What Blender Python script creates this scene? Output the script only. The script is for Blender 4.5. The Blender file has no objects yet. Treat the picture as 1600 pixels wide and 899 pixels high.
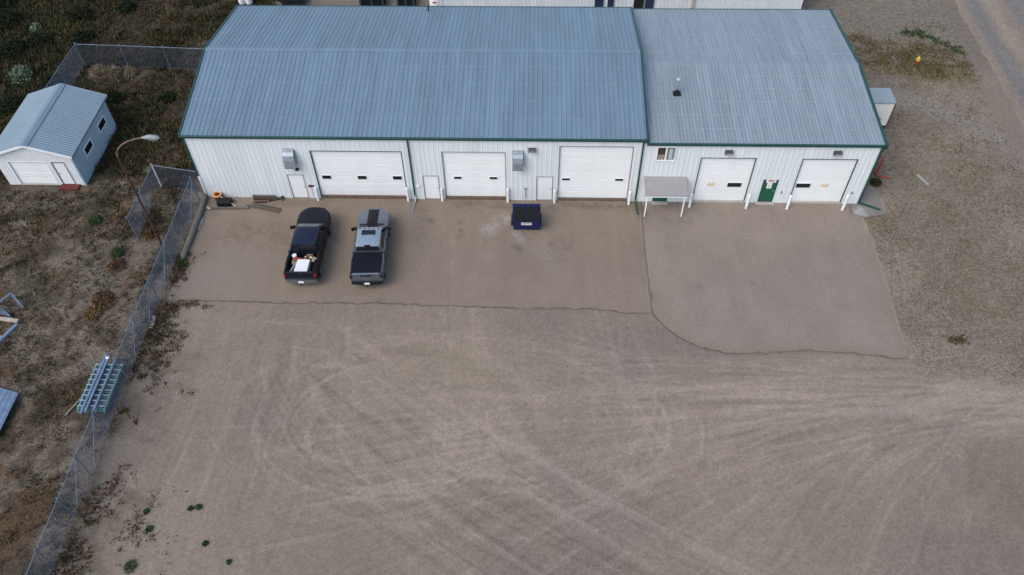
import bpy, bmesh, math, random
import numpy as np
from mathutils import Vector, Matrix
from mathutils.geometry import delaunay_2d_cdt
random.seed(7)
R = math.radians
scene = bpy.context.scene
col = scene.collection

# ------------------------------------------------------------------ camera
CAM = Vector((21.816, -38.758, 37.362))
pitch, yaw, roll = R(50.1385), R(-2.1285), R(-0.8793)
fw = Vector((math.sin(yaw)*math.cos(pitch), math.cos(yaw)*math.cos(pitch), -math.sin(pitch)))
rt0 = Vector((math.cos(yaw), -math.sin(yaw), 0)); up0 = rt0.cross(fw)
rt = math.cos(roll)*rt0 + math.sin(roll)*up0
up = -math.sin(roll)*rt0 + math.cos(roll)*up0
cam_d = bpy.data.cameras.new('camera'); cam = bpy.data.objects.new('camera', cam_d); col.objects.link(cam)
cam.matrix_world = Matrix(((rt.x, up.x, -fw.x, CAM.x), (rt.y, up.y, -fw.y, CAM.y), (rt.z, up.z, -fw.z, CAM.z), (0, 0, 0, 1)))
cam_d.sensor_width = 36; cam_d.lens = 1257.03/1600*36; cam_d.clip_end = 3000
scene.camera = cam

# ------------------------------------------------------------------ light: bright overcast
SUN_EL, SUN_AZ = 50, 226          # degrees; azimuth clockwise from +Y: low left of the picture
w = bpy.data.worlds.new('World'); scene.world = w; w.use_nodes = True
wn = w.node_tree.nodes; bg = wn['Background']
sky = wn.new('ShaderNodeTexSky'); sky.sky_type = 'NISHITA'; sky.sun_disc = False
sky.sun_elevation = R(SUN_EL); sky.sun_rotation = R(SUN_AZ)
sky.air_density = 1.2; sky.dust_density = 2.6; sky.ozone_density = 1.5
w.node_tree.links.new(sky.outputs[0], bg.inputs[0]); bg.inputs[1].default_value = 0.15
sd = bpy.data.lights.new('sun', 'SUN'); sd.energy = 1.0; sd.angle = R(40); sd.color = (1, .97, .93)
so = bpy.data.objects.new('sun', sd); col.objects.link(so)
sdir = Vector((math.sin(R(SUN_AZ))*math.cos(R(SUN_EL)), math.cos(R(SUN_AZ))*math.cos(R(SUN_EL)), math.sin(R(SUN_EL))))
so.rotation_euler = sdir.to_track_quat('Z', 'Y').to_euler(); so.location = (0, 0, 60)
scene.view_settings.view_transform = 'Standard'; scene.view_settings.look = 'None'
scene.view_settings.gamma = 1; scene.view_settings.use_curve_mapping = False
scene.view_settings.exposure = 0.62

# ------------------------------------------------------------------ materials
MATS = {}
def nt(name):
    m = bpy.data.materials.new(name); m.use_nodes = True
    return m, m.node_tree.nodes, m.node_tree.links, m.node_tree.nodes['Principled BSDF']
def mat(name, c, rough=.6, metal=0., var=.12, scale=3., bump=0., stretch=(1, 1, 1), coat=0., grain=0., gscale=60., spec=.5, orand=0.):
    """plain material with uneven tone (noise), optional grain and bump"""
    if name in MATS: return MATS[name]
    m, n, l, b = nt(name)
    tc = n.new('ShaderNodeNewGeometry'); mp = n.new('ShaderNodeMapping'); mp.inputs['Scale'].default_value = stretch
    l.new(tc.outputs['Position'], mp.inputs['Vector'])
    no = n.new('ShaderNodeTexNoise'); no.inputs['Scale'].default_value = scale; no.inputs['Detail'].default_value = 5
    l.new(mp.outputs[0], no.inputs['Vector'])
    mr = n.new('ShaderNodeMapRange'); mr.inputs['From Min'].default_value = .3; mr.inputs['From Max'].default_value = .7
    mr.inputs['To Min'].default_value = 1-var; mr.inputs['To Max'].default_value = 1+var
    l.new(no.outputs['Fac'], mr.inputs['Value'])
    fac = mr.outputs[0]
    if grain:
        g = n.new('ShaderNodeTexNoise'); g.inputs['Scale'].default_value = gscale; g.inputs['Detail'].default_value = 2
        l.new(tc.outputs['Position'], g.inputs['Vector'])
        m2 = n.new('ShaderNodeMapRange'); m2.inputs['From Min'].default_value = .3; m2.inputs['From Max'].default_value = .7
        m2.inputs['To Min'].default_value = 1-grain; m2.inputs['To Max'].default_value = 1+grain
        l.new(g.outputs['Fac'], m2.inputs['Value'])
        mu = n.new('ShaderNodeMath'); mu.operation = 'MULTIPLY'; l.new(fac, mu.inputs[0]); l.new(m2.outputs[0], mu.inputs[1]); fac = mu.outputs[0]
    if orand:
        oi = n.new('ShaderNodeObjectInfo'); m3 = n.new('ShaderNodeMapRange'); m3.inputs['To Min'].default_value = 1-orand; m3.inputs['To Max'].default_value = 1+orand
        l.new(oi.outputs['Random'], m3.inputs['Value']); mo = n.new('ShaderNodeMath'); mo.operation = 'MULTIPLY'; l.new(fac, mo.inputs[0]); l.new(m3.outputs[0], mo.inputs[1]); fac = mo.outputs[0]
    vm = n.new('ShaderNodeVectorMath'); vm.operation = 'SCALE'; vm.inputs[0].default_value = c
    l.new(fac, vm.inputs['Scale']); l.new(vm.outputs[0], b.inputs['Base Color'])
    b.inputs['Roughness'].default_value = rough; b.inputs['Metallic'].default_value = metal
    b.inputs['Coat Weight'].default_value = coat; b.inputs['Specular IOR Level'].default_value = spec
    if bump:
        bp = n.new('ShaderNodeBump'); bp.inputs['Strength'].default_value = bump; bp.inputs['Distance'].default_value = .02
        l.new(no.outputs['Fac'], bp.inputs['Height']); l.new(bp.outputs[0], b.inputs['Normal'])
    MATS[name] = m; return m

def attr_mat(name, speckle=.25, sscale=14., rough=.95, grain=.2, gscale=45.):
    """colour from the mesh's own 'albedo' attribute times grain; alpha steers pebble speckle"""
    m, n, l, b = nt(name)
    a = n.new('ShaderNodeAttribute'); a.attribute_name = 'albedo'
    ge = n.new('ShaderNodeNewGeometry')
    g = n.new('ShaderNodeTexNoise'); g.inputs['Scale'].default_value = gscale/10; g.inputs['Detail'].default_value = 8; g.inputs['Roughness'].default_value = .75
    l.new(ge.outputs['Position'], g.inputs['Vector'])
    m1 = n.new('ShaderNodeMapRange'); m1.inputs['From Min'].default_value = .3; m1.inputs['From Max'].default_value = .7
    m1.inputs['To Min'].default_value = 1-grain; m1.inputs['To Max'].default_value = 1+grain
    l.new(g.outputs['Fac'], m1.inputs['Value'])
    v = n.new('ShaderNodeTexVoronoi'); v.inputs['Scale'].default_value = sscale; l.new(ge.outputs['Position'], v.inputs['Vector'])
    sx = n.new('ShaderNodeSeparateXYZ'); l.new(v.outputs['Color'], sx.inputs[0])
    m2 = n.new('ShaderNodeMapRange'); m2.inputs['To Min'].default_value = -speckle; m2.inputs['To Max'].default_value = speckle*1.15
    l.new(sx.outputs[0], m2.inputs['Value'])
    mu = n.new('ShaderNodeMath'); mu.operation = 'MULTIPLY'; l.new(m2.outputs[0], mu.inputs[0]); l.new(a.outputs['Alpha'], mu.inputs[1])
    ad = n.new('ShaderNodeMath'); ad.operation = 'ADD'; l.new(mu.outputs[0], ad.inputs[0]); l.new(m1.outputs[0], ad.inputs[1])
    vm = n.new('ShaderNodeVectorMath'); vm.operation = 'SCALE'; l.new(a.outputs['Color'], vm.inputs[0]); l.new(ad.outputs[0], vm.inputs['Scale'])
    l.new(vm.outputs[0], b.inputs['Base Color']); b.inputs['Roughness'].default_value = rough; b.inputs['Specular IOR Level'].default_value = .2
    bp = n.new('ShaderNodeBump'); bp.inputs['Strength'].default_value = .5; bp.inputs['Distance'].default_value = .03
    l.new(ad.outputs[0], bp.inputs['Height']); l.new(bp.outputs[0], b.inputs['Normal'])
    return m
def leaf_mat(name):
    m, n, l, b = nt(name)
    a = n.new('ShaderNodeAttribute'); a.attribute_name = 'albedo'
    l.new(a.outputs['Color'], b.inputs['Base Color']); b.inputs['Roughness'].default_value = .8; b.inputs['Specular IOR Level'].default_value = .2
    return m

WHITE = mat('white_wall_steel', (.63, .668, .685), .45, 0, .05, .9, stretch=(2.5, 2.5, .15), orand=.02)
WHITE2 = mat('white_wall_steel_older', (.63, .668, .68), .5, 0, .055, .9, stretch=(2.5, 2.5, .15), orand=.025)
DOORW = mat('white_door_enamel', (.735, .75, .755), .4, 0, .03, 1.2, stretch=(1, 1, .5), orand=.012)
JAMB = mat('grey_jamb', (.2, .21, .21), .6)
GREEN = mat('dark_green_trim', (.009, .056, .047), .45, 0, .12, 1.2)
GREEND = mat('green_door_paint', (.008, .085, .05), .45, 0, .08)
ROOFB = mat('blue_grey_roof_steel', (.150, .216, .268), .45, .2, .10, .8, stretch=(2.5, .2, 1), orand=.05)
ROOFG = mat('weathered_grey_roof_steel', (.236, .272, .300), .5, .25, .13, 1.2, stretch=(4, .22, 1), orand=.045)
CAPG = mat('galvanised_cap', (.33, .365, .385), .45, .4, .08)
GALV = mat('galvanised_steel', (.34, .38, .42), .42, .55, .15, 4)
FENCEG = mat('fence_pipe', (.14, .19, .25), .55, .3, .2, 4)
GALVD = mat('dull_galvanised_wire', (.055, .082, .125), .5, .3, .2, 4)
BLACK = mat('black_plastic', (.009, .010, .012), .55, 0, .15, 6, spec=.25)
DGLASS = mat('dark_window_glass', (.012, .014, .018), .12, 0, .05)
BROWN = mat('rusty_wood_sill', (.12, .082, .062), .85, 0, .3, 5)
CONC = mat('pale_concrete', (.36, .34, .31), .9, 0, .15, 2, grain=.12)
WPAINT = mat('white_paint', (.74, .76, .78), .5, 0, .05, 3)
WOODG = mat('weathered_grey_timber', (.15, .14, .11), .9, 0, .3, 3, stretch=(6, .5, 6))
WOODP = mat('pale_timber', (.34, .29, .22), .85, 0, .25, 4)
RUST = mat('rusty_steel', (.06, .024, .017), .8, .1, .35, 6)
REDP = mat('red_paint', (.28, .035, .022), .6, 0, .2, 4)
YEL = mat('yellow_paint', (.6, .45, .06), .5, 0, .15, 4)
STEELB = mat('blue_galvanised_channel', (.13, .19, .27), .5, .3, .2, 3)
TEAL = mat('teal_painted_steel', (.10, .26, .25), .6, .1, .25, 3)
SHEDB = mat('shed_blue_steel', (.32, .43, .52), .5, .05, .07, .8)
SHEDR = mat('shed_roof_steel', (.175, .24, .285), .45, .2, .06, .8)
AWN = mat('grey_awning_sheet', (.25, .245, .245), .7, 0, .06, 2)
RUBBER = mat('tyre_rubber', (.014, .014, .015), .85, 0, .2, 8)

# ------------------------------------------------------------------ mesh helpers (world coordinates)
def wm(o):
    return (wm(o.parent) @ o.matrix_parent_inverse if o.parent else Matrix.Identity(4)) @ o.matrix_basis
def setp(o, p):
    o.parent = p; o.matrix_parent_inverse = wm(p).inverted(); return o
def tag(o, label=None, cat=None, group=None, kind=None):
    if label: o['label'] = label
    if cat: o['category'] = cat
    if group: o['group'] = group
    if kind: o['kind'] = kind
    return o
def empty(name, loc, label=None, cat=None, group=None, rz=0):
    o = bpy.data.objects.new(name, None); col.objects.link(o); o.location = loc; o.rotation_euler = (0, 0, rz); o.empty_display_size = .2
    return tag(o, label, cat, group)
class MB:
    def __init__(s): s.v = []; s.f = []; s.m = []
    def add(s, vs, fs, mi=0):
        b = len(s.v); s.v += [tuple(p) for p in vs]; s.f += [tuple(i+b for i in f) for f in fs]; s.m += [mi]*len(fs); return s
    def box(s, x0, x1, y0, y1, z0, z1, mi=0):
        return s.add([(x0, y0, z0), (x1, y0, z0), (x1, y1, z0), (x0, y1, z0), (x0, y0, z1), (x1, y0, z1), (x1, y1, z1), (x0, y1, z1)],
                     [(0, 3, 2, 1), (4, 5, 6, 7), (0, 1, 5, 4), (1, 2, 6, 5), (2, 3, 7, 6), (3, 0, 4, 7)], mi)
    def bar(s, p, q, wd, ht=None, mi=0, upv=(0, 0, 1)):
        p = Vector(p); q = Vector(q); d = (q-p).normalized(); u = Vector(upv)
        if abs(d.dot(u)) > .99: u = Vector((0, 1, 0))
        a = d.cross(u).normalized(); c = a.cross(d).normalized(); ht = ht or wd
        vs = [e + a*sx*wd/2 + c*sz*ht/2 for e in (p, q) for sx, sz in ((-1, -1), (1, -1), (1, 1), (-1, 1))]
        return s.add(vs, [(0, 1, 2, 3), (7, 6, 5, 4), (0, 4, 5, 1), (1, 5, 6, 2), (2, 6, 7, 3), (3, 7, 4, 0)], mi)
    def tube(s, pts, r, n=8, mi=0):
        pts = [Vector(p) for p in pts]; rs = r if isinstance(r, (list, tuple)) else [r]*len(pts); vs = []; fs = []
        for i, p in enumerate(pts):
            d = (pts[min(i+1, len(pts)-1)]-pts[max(i-1, 0)]).normalized(); u = Vector((0, 0, 1)) if abs(d.z) < .9 else Vector((0, 1, 0))
            a = d.cross(u).normalized(); c = a.cross(d)
            vs += [p + rs[i]*(a*math.cos(t)+c*math.sin(t)) for t in [2*math.pi*k/n for k in range(n)]]
        for i in range(len(pts)-1):
            for k in range(n):
                k2 = (k+1) % n; fs.append((i*n+k, i*n+k2, i*n+n+k2, i*n+n+k))
        fs.append(tuple(reversed(range(n)))); fs.append(tuple(range((len(pts)-1)*n, len(pts)*n)))
        return s.add(vs, fs, mi)
    def lathe(s, prof, c=(0, 0, 0), n=16, mi=0, axis='z'):
        vs = []; fs = []
        for r_, h in prof:
            for k in range(n):
                t = 2*math.pi*k/n; a, b_ = r_*math.cos(t), r_*math.sin(t)
                vs.append((c[0]+a, c[1]+b_, c[2]+h) if axis == 'z' else (c[0]+h, c[1]+a, c[2]+b_) if axis == 'x' else (c[0]+a, c[1]+h, c[2]+b_))
        for i in range(len(prof)-1):
            for k in range(n):
                k2 = (k+1) % n; fs.append((i*n+k, i*n+k2, i*n+n+k2, i*n+n+k))
        fs.append(tuple(reversed(range(n)))); fs.append(tuple(range((len(prof)-1)*n, len(prof)*n)))
        return s.add(vs, fs, mi)
    def prism(s, poly, d0, d1, axis='x', mi=0):
        """extrude a polygon; axis x: poly is (y,z); y: (x,z); z: (x,y)"""
        f = {'x': lambda a, b, d: (d, a, b), 'y': lambda a, b, d: (a, d, b), 'z': lambda a, b, d: (a, b, d)}[axis]; n = len(poly)
        vs = [f(a, b, d) for d in (d0, d1) for a, b in poly]
        return s.add(vs, [tuple(range(n)), tuple(range(2*n-1, n-1, -1))]+[(i, i+n, (i+1) % n+n, (i+1) % n) for i in range(n)], mi)
    def mesh(s, name, mats, smooth=False, fix=True):
        me = bpy.data.meshes.new(name); me.from_pydata(s.v, [], s.f)
        for m in (mats if isinstance(mats, (list, tuple)) else [mats]): me.materials.append(m)
        if any(s.m): me.polygons.foreach_set('material_index', s.m)
        if fix:
            bm = bmesh.new(); bm.from_mesh(me); bmesh.ops.recalc_face_normals(bm, faces=bm.faces); bm.to_mesh(me); bm.free()
        if smooth:
            me.polygons.foreach_set('use_smooth', [True]*len(me.polygons)); me.set_sharp_from_angle(angle=R(35))
        return me
    def build(s, name, mats, parent=None, smooth=False, fix=True):
        return link(name, s.mesh(name, mats, smooth, fix), parent)
def link(name, me, parent=None, mw=None):
    o = bpy.data.objects.new(name, me); col.objects.link(o)
    if mw is not None: o.matrix_basis = mw
    if parent: setp(o, parent)
    return o
def box(name, x0, x1, y0, y1, z0, z1, m, parent=None): return MB().box(x0, x1, y0, y1, z0, z1).build(name, m, parent)
def copy_tree(o, parent=None):
    c = o.copy(); col.objects.link(c)
    if parent: c.parent = parent
    for ch in o.children: copy_tree(ch, c)
    return c
def text_mesh(name, s, size, m, mw, parent, extr=.004, bold=0., sx=1.):
    cu = bpy.data.curves.new(name, 'FONT'); cu.body = s; cu.size = size; cu.extrude = extr; cu.offset = bold; cu.align_x = 'CENTER'; cu.align_y = 'CENTER'
    t = bpy.data.objects.new(name, cu); col.objects.link(t); dg = bpy.context.evaluated_depsgraph_get()
    me = bpy.data.meshes.new_from_object(t.evaluated_get(dg)); bpy.data.objects.remove(t); me.materials.clear(); me.materials.append(m)
    for v in me.vertices: v.co.x *= sx
    return link(name, me, parent, mw)
def fast(name, V, F, colr, m, n=3):
    V = np.asarray(V, np.float32); F = np.asarray(F, np.int32)
    me = bpy.data.meshes.new(name); me.vertices.add(len(V)); me.vertices.foreach_set('co', V.ravel())
    me.loops.add(F.size); me.loops.foreach_set('vertex_index', F.ravel()); me.polygons.add(len(F))
    me.polygons.foreach_set('loop_start', np.arange(0, F.size, n, dtype=np.int32)); me.polygons.foreach_set('loop_total', np.full(len(F), n, np.int32))
    if colr is not None:
        at = me.attributes.new('albedo', 'FLOAT_COLOR', 'POINT'); at.data.foreach_set('color', np.asarray(colr, np.float32).ravel())
    me.materials.append(m); me.update(calc_edges=True); me.validate(); return me

# ------------------------------------------------------------------ ground painter
rng = np.random.default_rng(11)
_tab = rng.random((256, 256)).astype(np.float32)
def vnoise(x, y):
    xi = np.floor(x).astype(int); yi = np.floor(y).astype(int); fx = x-xi; fy = y-yi
    fx = fx*fx*(3-2*fx); fy = fy*fy*(3-2*fy); g = lambda a, b: _tab[a & 255, b & 255]
    return (g(xi, yi)*(1-fx)+g(xi+1, yi)*fx)*(1-fy)+(g(xi, yi+1)*(1-fx)+g(xi+1, yi+1)*fx)*fy
def fbm(x, y, s, o=4, seed=0.):
    t = 0; a = 1; n = 0
    for k in range(o):
        t = t+a*vnoise(x*s+seed*17.3+k*31.7, y*s-seed*9.1+k*12.9); n += a; a *= .55; s *= 2.03
    return t/n
def sstep(a, b, x):
    t = np.clip((x-a)/(b-a), 0, 1); return t*t*(3-2*t)
def segdist(x, y, pts):
    d = np.full(x.shape, 1e9, np.float32)
    for (ax, ay), (bx, by) in zip(pts[:-1], pts[1:]):
        vx, vy = bx-ax, by-ay; L = vx*vx+vy*vy+1e-9
        t = np.clip(((x-ax)*vx+(y-ay)*vy)/L, 0, 1); d = np.minimum(d, np.hypot(x-ax-t*vx, y-ay-t*vy))
    return d
def stroke(x, y, pts, wd, soft=.5):
    """0..1 mask of a soft stroke along a polyline, evaluated near it only"""
    P = np.array(pts); m = np.zeros(x.shape, np.float32); r_ = wd*(1+soft)
    k = (x > P[:, 0].min()-r_) & (x < P[:, 0].max()+r_) & (y > P[:, 1].min()-r_) & (y < P[:, 1].max()+r_)
    if k.any(): m[k] = 1-sstep(wd*(1-soft), wd*(1+soft), segdist(x[k], y[k], pts))
    return m
def bez(p0, p1, p2, p3, n=14):
    return [tuple((1-t)**3*np.array(p0)+3*(1-t)**2*t*np.array(p1)+3*(1-t)*t*t*np.array(p2)+t**3*np.array(p3)) for t in np.linspace(0, 1, n)]
def offs(pts, d):
    P = np.array(pts); T = np.gradient(P, axis=0); T /= np.linalg.norm(T, axis=1)[:, None]+1e-9
    return [tuple(p) for p in P+np.stack([-T[:, 1], T[:, 0]], 1)*d]

rr = random.Random(3)
TX0, TY0, TRES = -2., -31., .06; TW_, TH_ = int(62/TRES), int(33/TRES); TRK = np.zeros((TH_, TW_), np.float32)
def tyre(p, hw_, tone, brk=.5):
    """add one worn wheel line (soft, broken along its length) to the yard's wear map"""
    P = np.array(p); d = np.r_[0, np.cumsum(np.hypot(*np.diff(P, axis=0).T))]; t = np.arange(0, d[-1], .04)
    x = np.interp(t, d, P[:, 0]); y = np.interp(t, d, P[:, 1]); gx, gy = np.gradient(x), np.gradient(y); L = np.hypot(gx, gy)+1e-9
    a = vnoise(t*.35+rr.random()*99, t*0+rr.random()*99); a = np.clip((a-brk*.6)*2.2, 0, 1)*np.minimum(1, np.minimum(t, d[-1]-t)/3)
    for o in np.arange(-hw_*1.6, hw_*1.6+.01, .04):
        pr = max(0, 1-(o/(hw_*1.6))**2)**1.5*tone*(.04/TRES)**2
        ix = ((x-gy/L*o-TX0)/TRES).astype(int); iy = ((y+gx/L*o-TY0)/TRES).astype(int); k = (ix >= 0) & (ix < TW_) & (iy >= 0) & (iy < TH_)
        np.add.at(TRK, (iy[k], ix[k]), (a*pr)[k])
def wheels(p, tone=None, wd=None):
    for s in (-.85, .85):
        t = tone if tone is not None else rr.uniform(.07, .21)*rr.choice([1, 1, 1, 1, -.7]); k = wd or rr.choice([.04, .05, .06, .08, .12])
        tyre(offs(p, s), k, t)
        if rr.random() < .5: tyre(offs(p, s+rr.choice([-1, 1])*rr.uniform(.18, .3)), rr.uniform(.025, .05), -t*.7)
        for q in range(2): tyre(offs(p, s+rr.uniform(-.4, .4)), rr.uniform(.02, .04), t*rr.uniform(.4, 1.))
U = rr.uniform
for i in range(46):   # fan from the road entrance on the right across the yard
    a = rr.random(); tx = 6+37*a
    wheels(bez((50, -14.0+U(-2.6, 1.2)), (44, -15+U(-1.5, 1)), (tx+9*(1-.55*a), -19+U(-2.5, 3)), (tx, -29+U(-1, 1)+(1-a)*9*rr.random())))
for i in range(34):   # long sweeps turning left across the yard
    wheels(bez((50, -14.2+U(-1.8, 1.2)), (40, -13.8+U(-1.8, .8)), (26+U(-5, 5), -12.5+U(-4, 1.5)), (3+U(-1, 12), U(-21, -11))))
for i in range(30):   # diagonal arcs through the lower yard
    o = U(-7, 7); wheels(bez((9+o*.4+U(-2, 2), -12+U(-2, 2)), (12+o, -17+U(-1, 1)), (20+o, -23+U(-1, 1)), (33+o, -28+U(-2, 1))), tone=U(.08, .2)*rr.choice([1, -1]))
for i in range(26):   # wide turning loops across the middle and left
    cx, cy, r1 = U(12, 22), U(-19, -15), U(3.5, 8); a0 = U(0, 6.28); wheels([(cx+r1*1.25*math.cos(a0+q*.16), cy+r1*.75*math.sin(a0+q*.16)) for q in range(int(U(14, 30)))], tone=U(.1, .24))
for i in range(16):   # left side, along the fence
    x0 = U(3, 11); wheels(bez((x0, -10), (x0+U(-1, 1), -15), (x0+U(-2, 1), -21), (x0+U(-3, 4), -30)), tone=U(.06, .16)*rr.choice([1, 1, -1]))
for x_, n_ in ((10.6, 4), (18.1, 12), (25.7, 7), (34, 4), (40.4, 5)):   # in and out of the bays
    for k in range(n_):
        x0 = x_+U(-.9, .9); wheels(bez((x0, -1.), (x0+U(-.3, .3), -9), (x0+U(-1.5, 2.5), -14), (x0+U(-3, 9), -23)), tone=U(.05, .17))
ARC = bez((10.2, -14.6), (13, -11.2), (20, -12.2), (21.6, -16.5), 16)+bez((21.6, -16.5), (22.6, -19), (26, -20.5), (29, -22.5), 10)[1:]
for p, h_, t in ((ARC, .3, -.2), (offs(ARC, .9), .3, .16), (offs(ARC, -.8), .25, .16), (bez((10.5, -16.5), (14, -17.6), (18, -16.3), (21, -19), 12), .3, -.18), (bez((9.6, -13), (9.4, -15), (10.4, -16.5), (13, -17), 12), .4, .25)): tyre(p, h_, t, .15)
_b = np.pad(TRK, 1, mode='edge'); TRK = (_b[1:-1, 1:-1]*4+(_b[:-2, 1:-1]+_b[2:, 1:-1]+_b[1:-1, :-2]+_b[1:-1, 2:]))/8
def tracks(x, y):
    u = (x-TX0)/TRES-.5; v = (y-TY0)/TRES-.5; ok = (u > 0) & (u < TW_-2) & (v > 0) & (v < TH_-2); u = np.clip(u, 0, TW_-2); v = np.clip(v, 0, TH_-2)
    i = u.astype(int); j = v.astype(int); f = u-i; g = v-j
    return ((TRK[j, i]*(1-f)+TRK[j, i+1]*f)*(1-g)+(TRK[j+1, i]*(1-f)+TRK[j+1, i+1]*f)*g)*ok

def zones(x, y):
    jit = (fbm(x, y, .5, 4, 2)-.5)
    field = 1-sstep(-1.0, .6, x+jit*2.2+np.where(y > -.5, 1.0, 0))          # weedy lot left of the fence
    grav = sstep(42.6, 43.6, x+jit*2.)*sstep(-14.2, -12.6, y+jit*2.2+(x-43)*.10)*(1-sstep(54.3, 56.2, x+jit*2-(y-7)*.05))
    rear = sstep(14.0, 16., y)*(1-field)
    return field, grav, rear, jit
def lerp(c, d, t): return c+(np.asarray(d, np.float32)-c)*t[..., None]
def ground_albedo(x, y):
    field, grav, rear, jit = zones(x, y)
    n1 = fbm(x, y, .11, 4, 1); n2 = fbm(x, y, .7, 4, 5); n3 = fbm(x, y, 3.6, 2, 9)
    c = np.empty(x.shape+(3,), np.float32); c[:] = (.187, .150, .117)
    c = lerp(c, (.202, .163, .123), sstep(.48, .64, n1)); c = lerp(c, (.166, .136, .112), (1-sstep(.36, .50, n1))*.8); c = lerp(c, (.168, .136, .114), sstep(.5, .75, n2)*.25)
    tr = np.clip(tracks(x, y)*(.45+1.1*fbm(x, y, 1.3, 3, 21)), -.2, .34)
    c = c*(1+tr[..., None]*np.array((.95, 1., 1.06), np.float32))
    # tan patch inside the turning loop
    tan = np.exp(-(((x-17.5)/5.5)**2+((y+13.6)/2.6)**2)); c = lerp(c, (.210, .170, .126), tan*.6)
    c = lerp(c, (.145, .120, .094), sstep(.40, .6, fbm(x, y, .25, 4, 83))*sstep(38, 46, x)*(1-sstep(-20, -16, y))*.7)
    # weedy edge along the fence
    edge = (1-sstep(.2, 3.2, x+jit*4))*(1-field)*(y < -8.5); c = lerp(c, (.085, .068, .05), edge*.7*sstep(.35, .6, n2))
    # left lot: dark soil with pale sandy patches
    f = np.empty_like(c); f[:] = (.060, .045, .031)
    f = lerp(f, (.122, .098, .073), sstep(.44, .58, fbm(x, y, .3, 5, 3)+.07*(1-sstep(-10, 0, y))-.10*sstep(2, 7, y)))
    f = lerp(f, (.032, .024, .015), sstep(.50, .64, fbm(x, y, .7, 5, 7))*(.6+.4*sstep(-8, 0, y)))
    f = lerp(f, (.026, .030, .011), sstep(.46, .62, fbm(x, y, .8, 4, 13))*sstep(-6, 10, y)*.8)
    f = lerp(f, (.014, .016, .007), (1-sstep(-17, -12.5, x+jit*6))*sstep(4, 9, y+jit*6)*.75)
    f = lerp(f, (.085, .050, .024), sstep(.54, .70, fbm(x, y, .6, 4, 17))*.6)
    f = lerp(f, (.115, .097, .078), np.exp(-(((x+11)/4)**2+((y+.3)/1.3)**2))*.75)           # bare strip before the shed
    f = lerp(f, (.12, .103, .083), np.exp(-(((x+4.6)/2.2)**2+((y+5.6)/2.6)**2))*.5)
    f = f*(1-.35*sstep(1.5, 6, y+jit*3))[..., None]  # soil darker towards the rear, partly lens vignetting painted into its colour
    c = c*(1-field[..., None])+f*field[..., None]
    g = np.empty_like(c); g[:] = (.150, .124, .095)
    g = lerp(g, (.178, .145, .108), sstep(.46, .62, fbm(x, y, .3, 4, 23))); g = lerp(g, (.125, .096, .052), sstep(.50, .66, fbm(x, y, .6, 4, 29))*.4)
    g = lerp(g, (.190, .165, .138), stroke(x, y, bez((45, 11.5), (49, 12.5), (53, 10), (56, 5)), .9, .9)*.7)
    ol = np.exp(-np.power(np.abs((x-51.2)/4.6), 3)-np.power(np.abs((y-16.6+(x-51)*.25)/2.5), 3)); g = lerp(g, (.125, .098, .040), np.clip(ol*1.5, 0, 1)*(.55+.5*n3))
    g = lerp(g, (.20, .170, .130), sstep(19.2, 21, y+jit*1.2+(x-50)*.28))
    c = c*(1-grav[..., None])+g*grav[..., None]
    c = lerp(c, (.14, .118, .092), rear*.8)
    al = .30+.40*grav+.45*field*(1-grav)+.15*rear
    return np.concatenate([c*(.93+.14*n3)[..., None], np.clip(al, 0, 1)[..., None]], -1)

def bumpy(x, y):
    field = 1-sstep(-2.2, -1.2, x); near = np.exp(-np.power(np.abs((x+11.2)/4.), 6)-np.power(np.abs((y-4)/4.5), 6))
    return (fbm(x, y, .45, 4, 41)-.55)*.22*field*(1-near)+.0
def axis_pts(inner, far):
    lo = []; hi = []; d = .15; p = inner[0]; q = inner[-1]
    while p > -far: d = min(d*1.5+.2, 120); p -= d; q += d; lo.append(p); hi.append(q)
    return np.array(lo[::-1]+list(inner)+hi)
xs = axis_pts(np.r_[np.arange(-27, -.5, .13), np.arange(-.5, 50, .075), np.arange(50, 66, .13)], 700)
ys = axis_pts(np.r_[np.arange(-28, -8.9, .075), np.arange(-8.9, 27.5, .13)], 700)
X, Y = np.meshgrid(xs, ys); Z = bumpy(X, Y)
nx, ny = len(xs), len(ys); idx = np.arange(nx*ny).reshape(ny, nx)
F = np.stack([idx[:-1, :-1], idx[:-1, 1:], idx[1:, 1:], idx[1:, :-1]], -1).reshape(-1, 4)
GROUND = attr_mat('dirt_and_gravel', .45, 11., grain=.30, gscale=170)
link('ground', fast('ground', np.stack([X, Y, Z], -1).reshape(-1, 3), F, ground_albedo(X, Y).reshape(-1, 4), GROUND, 4))['kind'] = 'structure'

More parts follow.
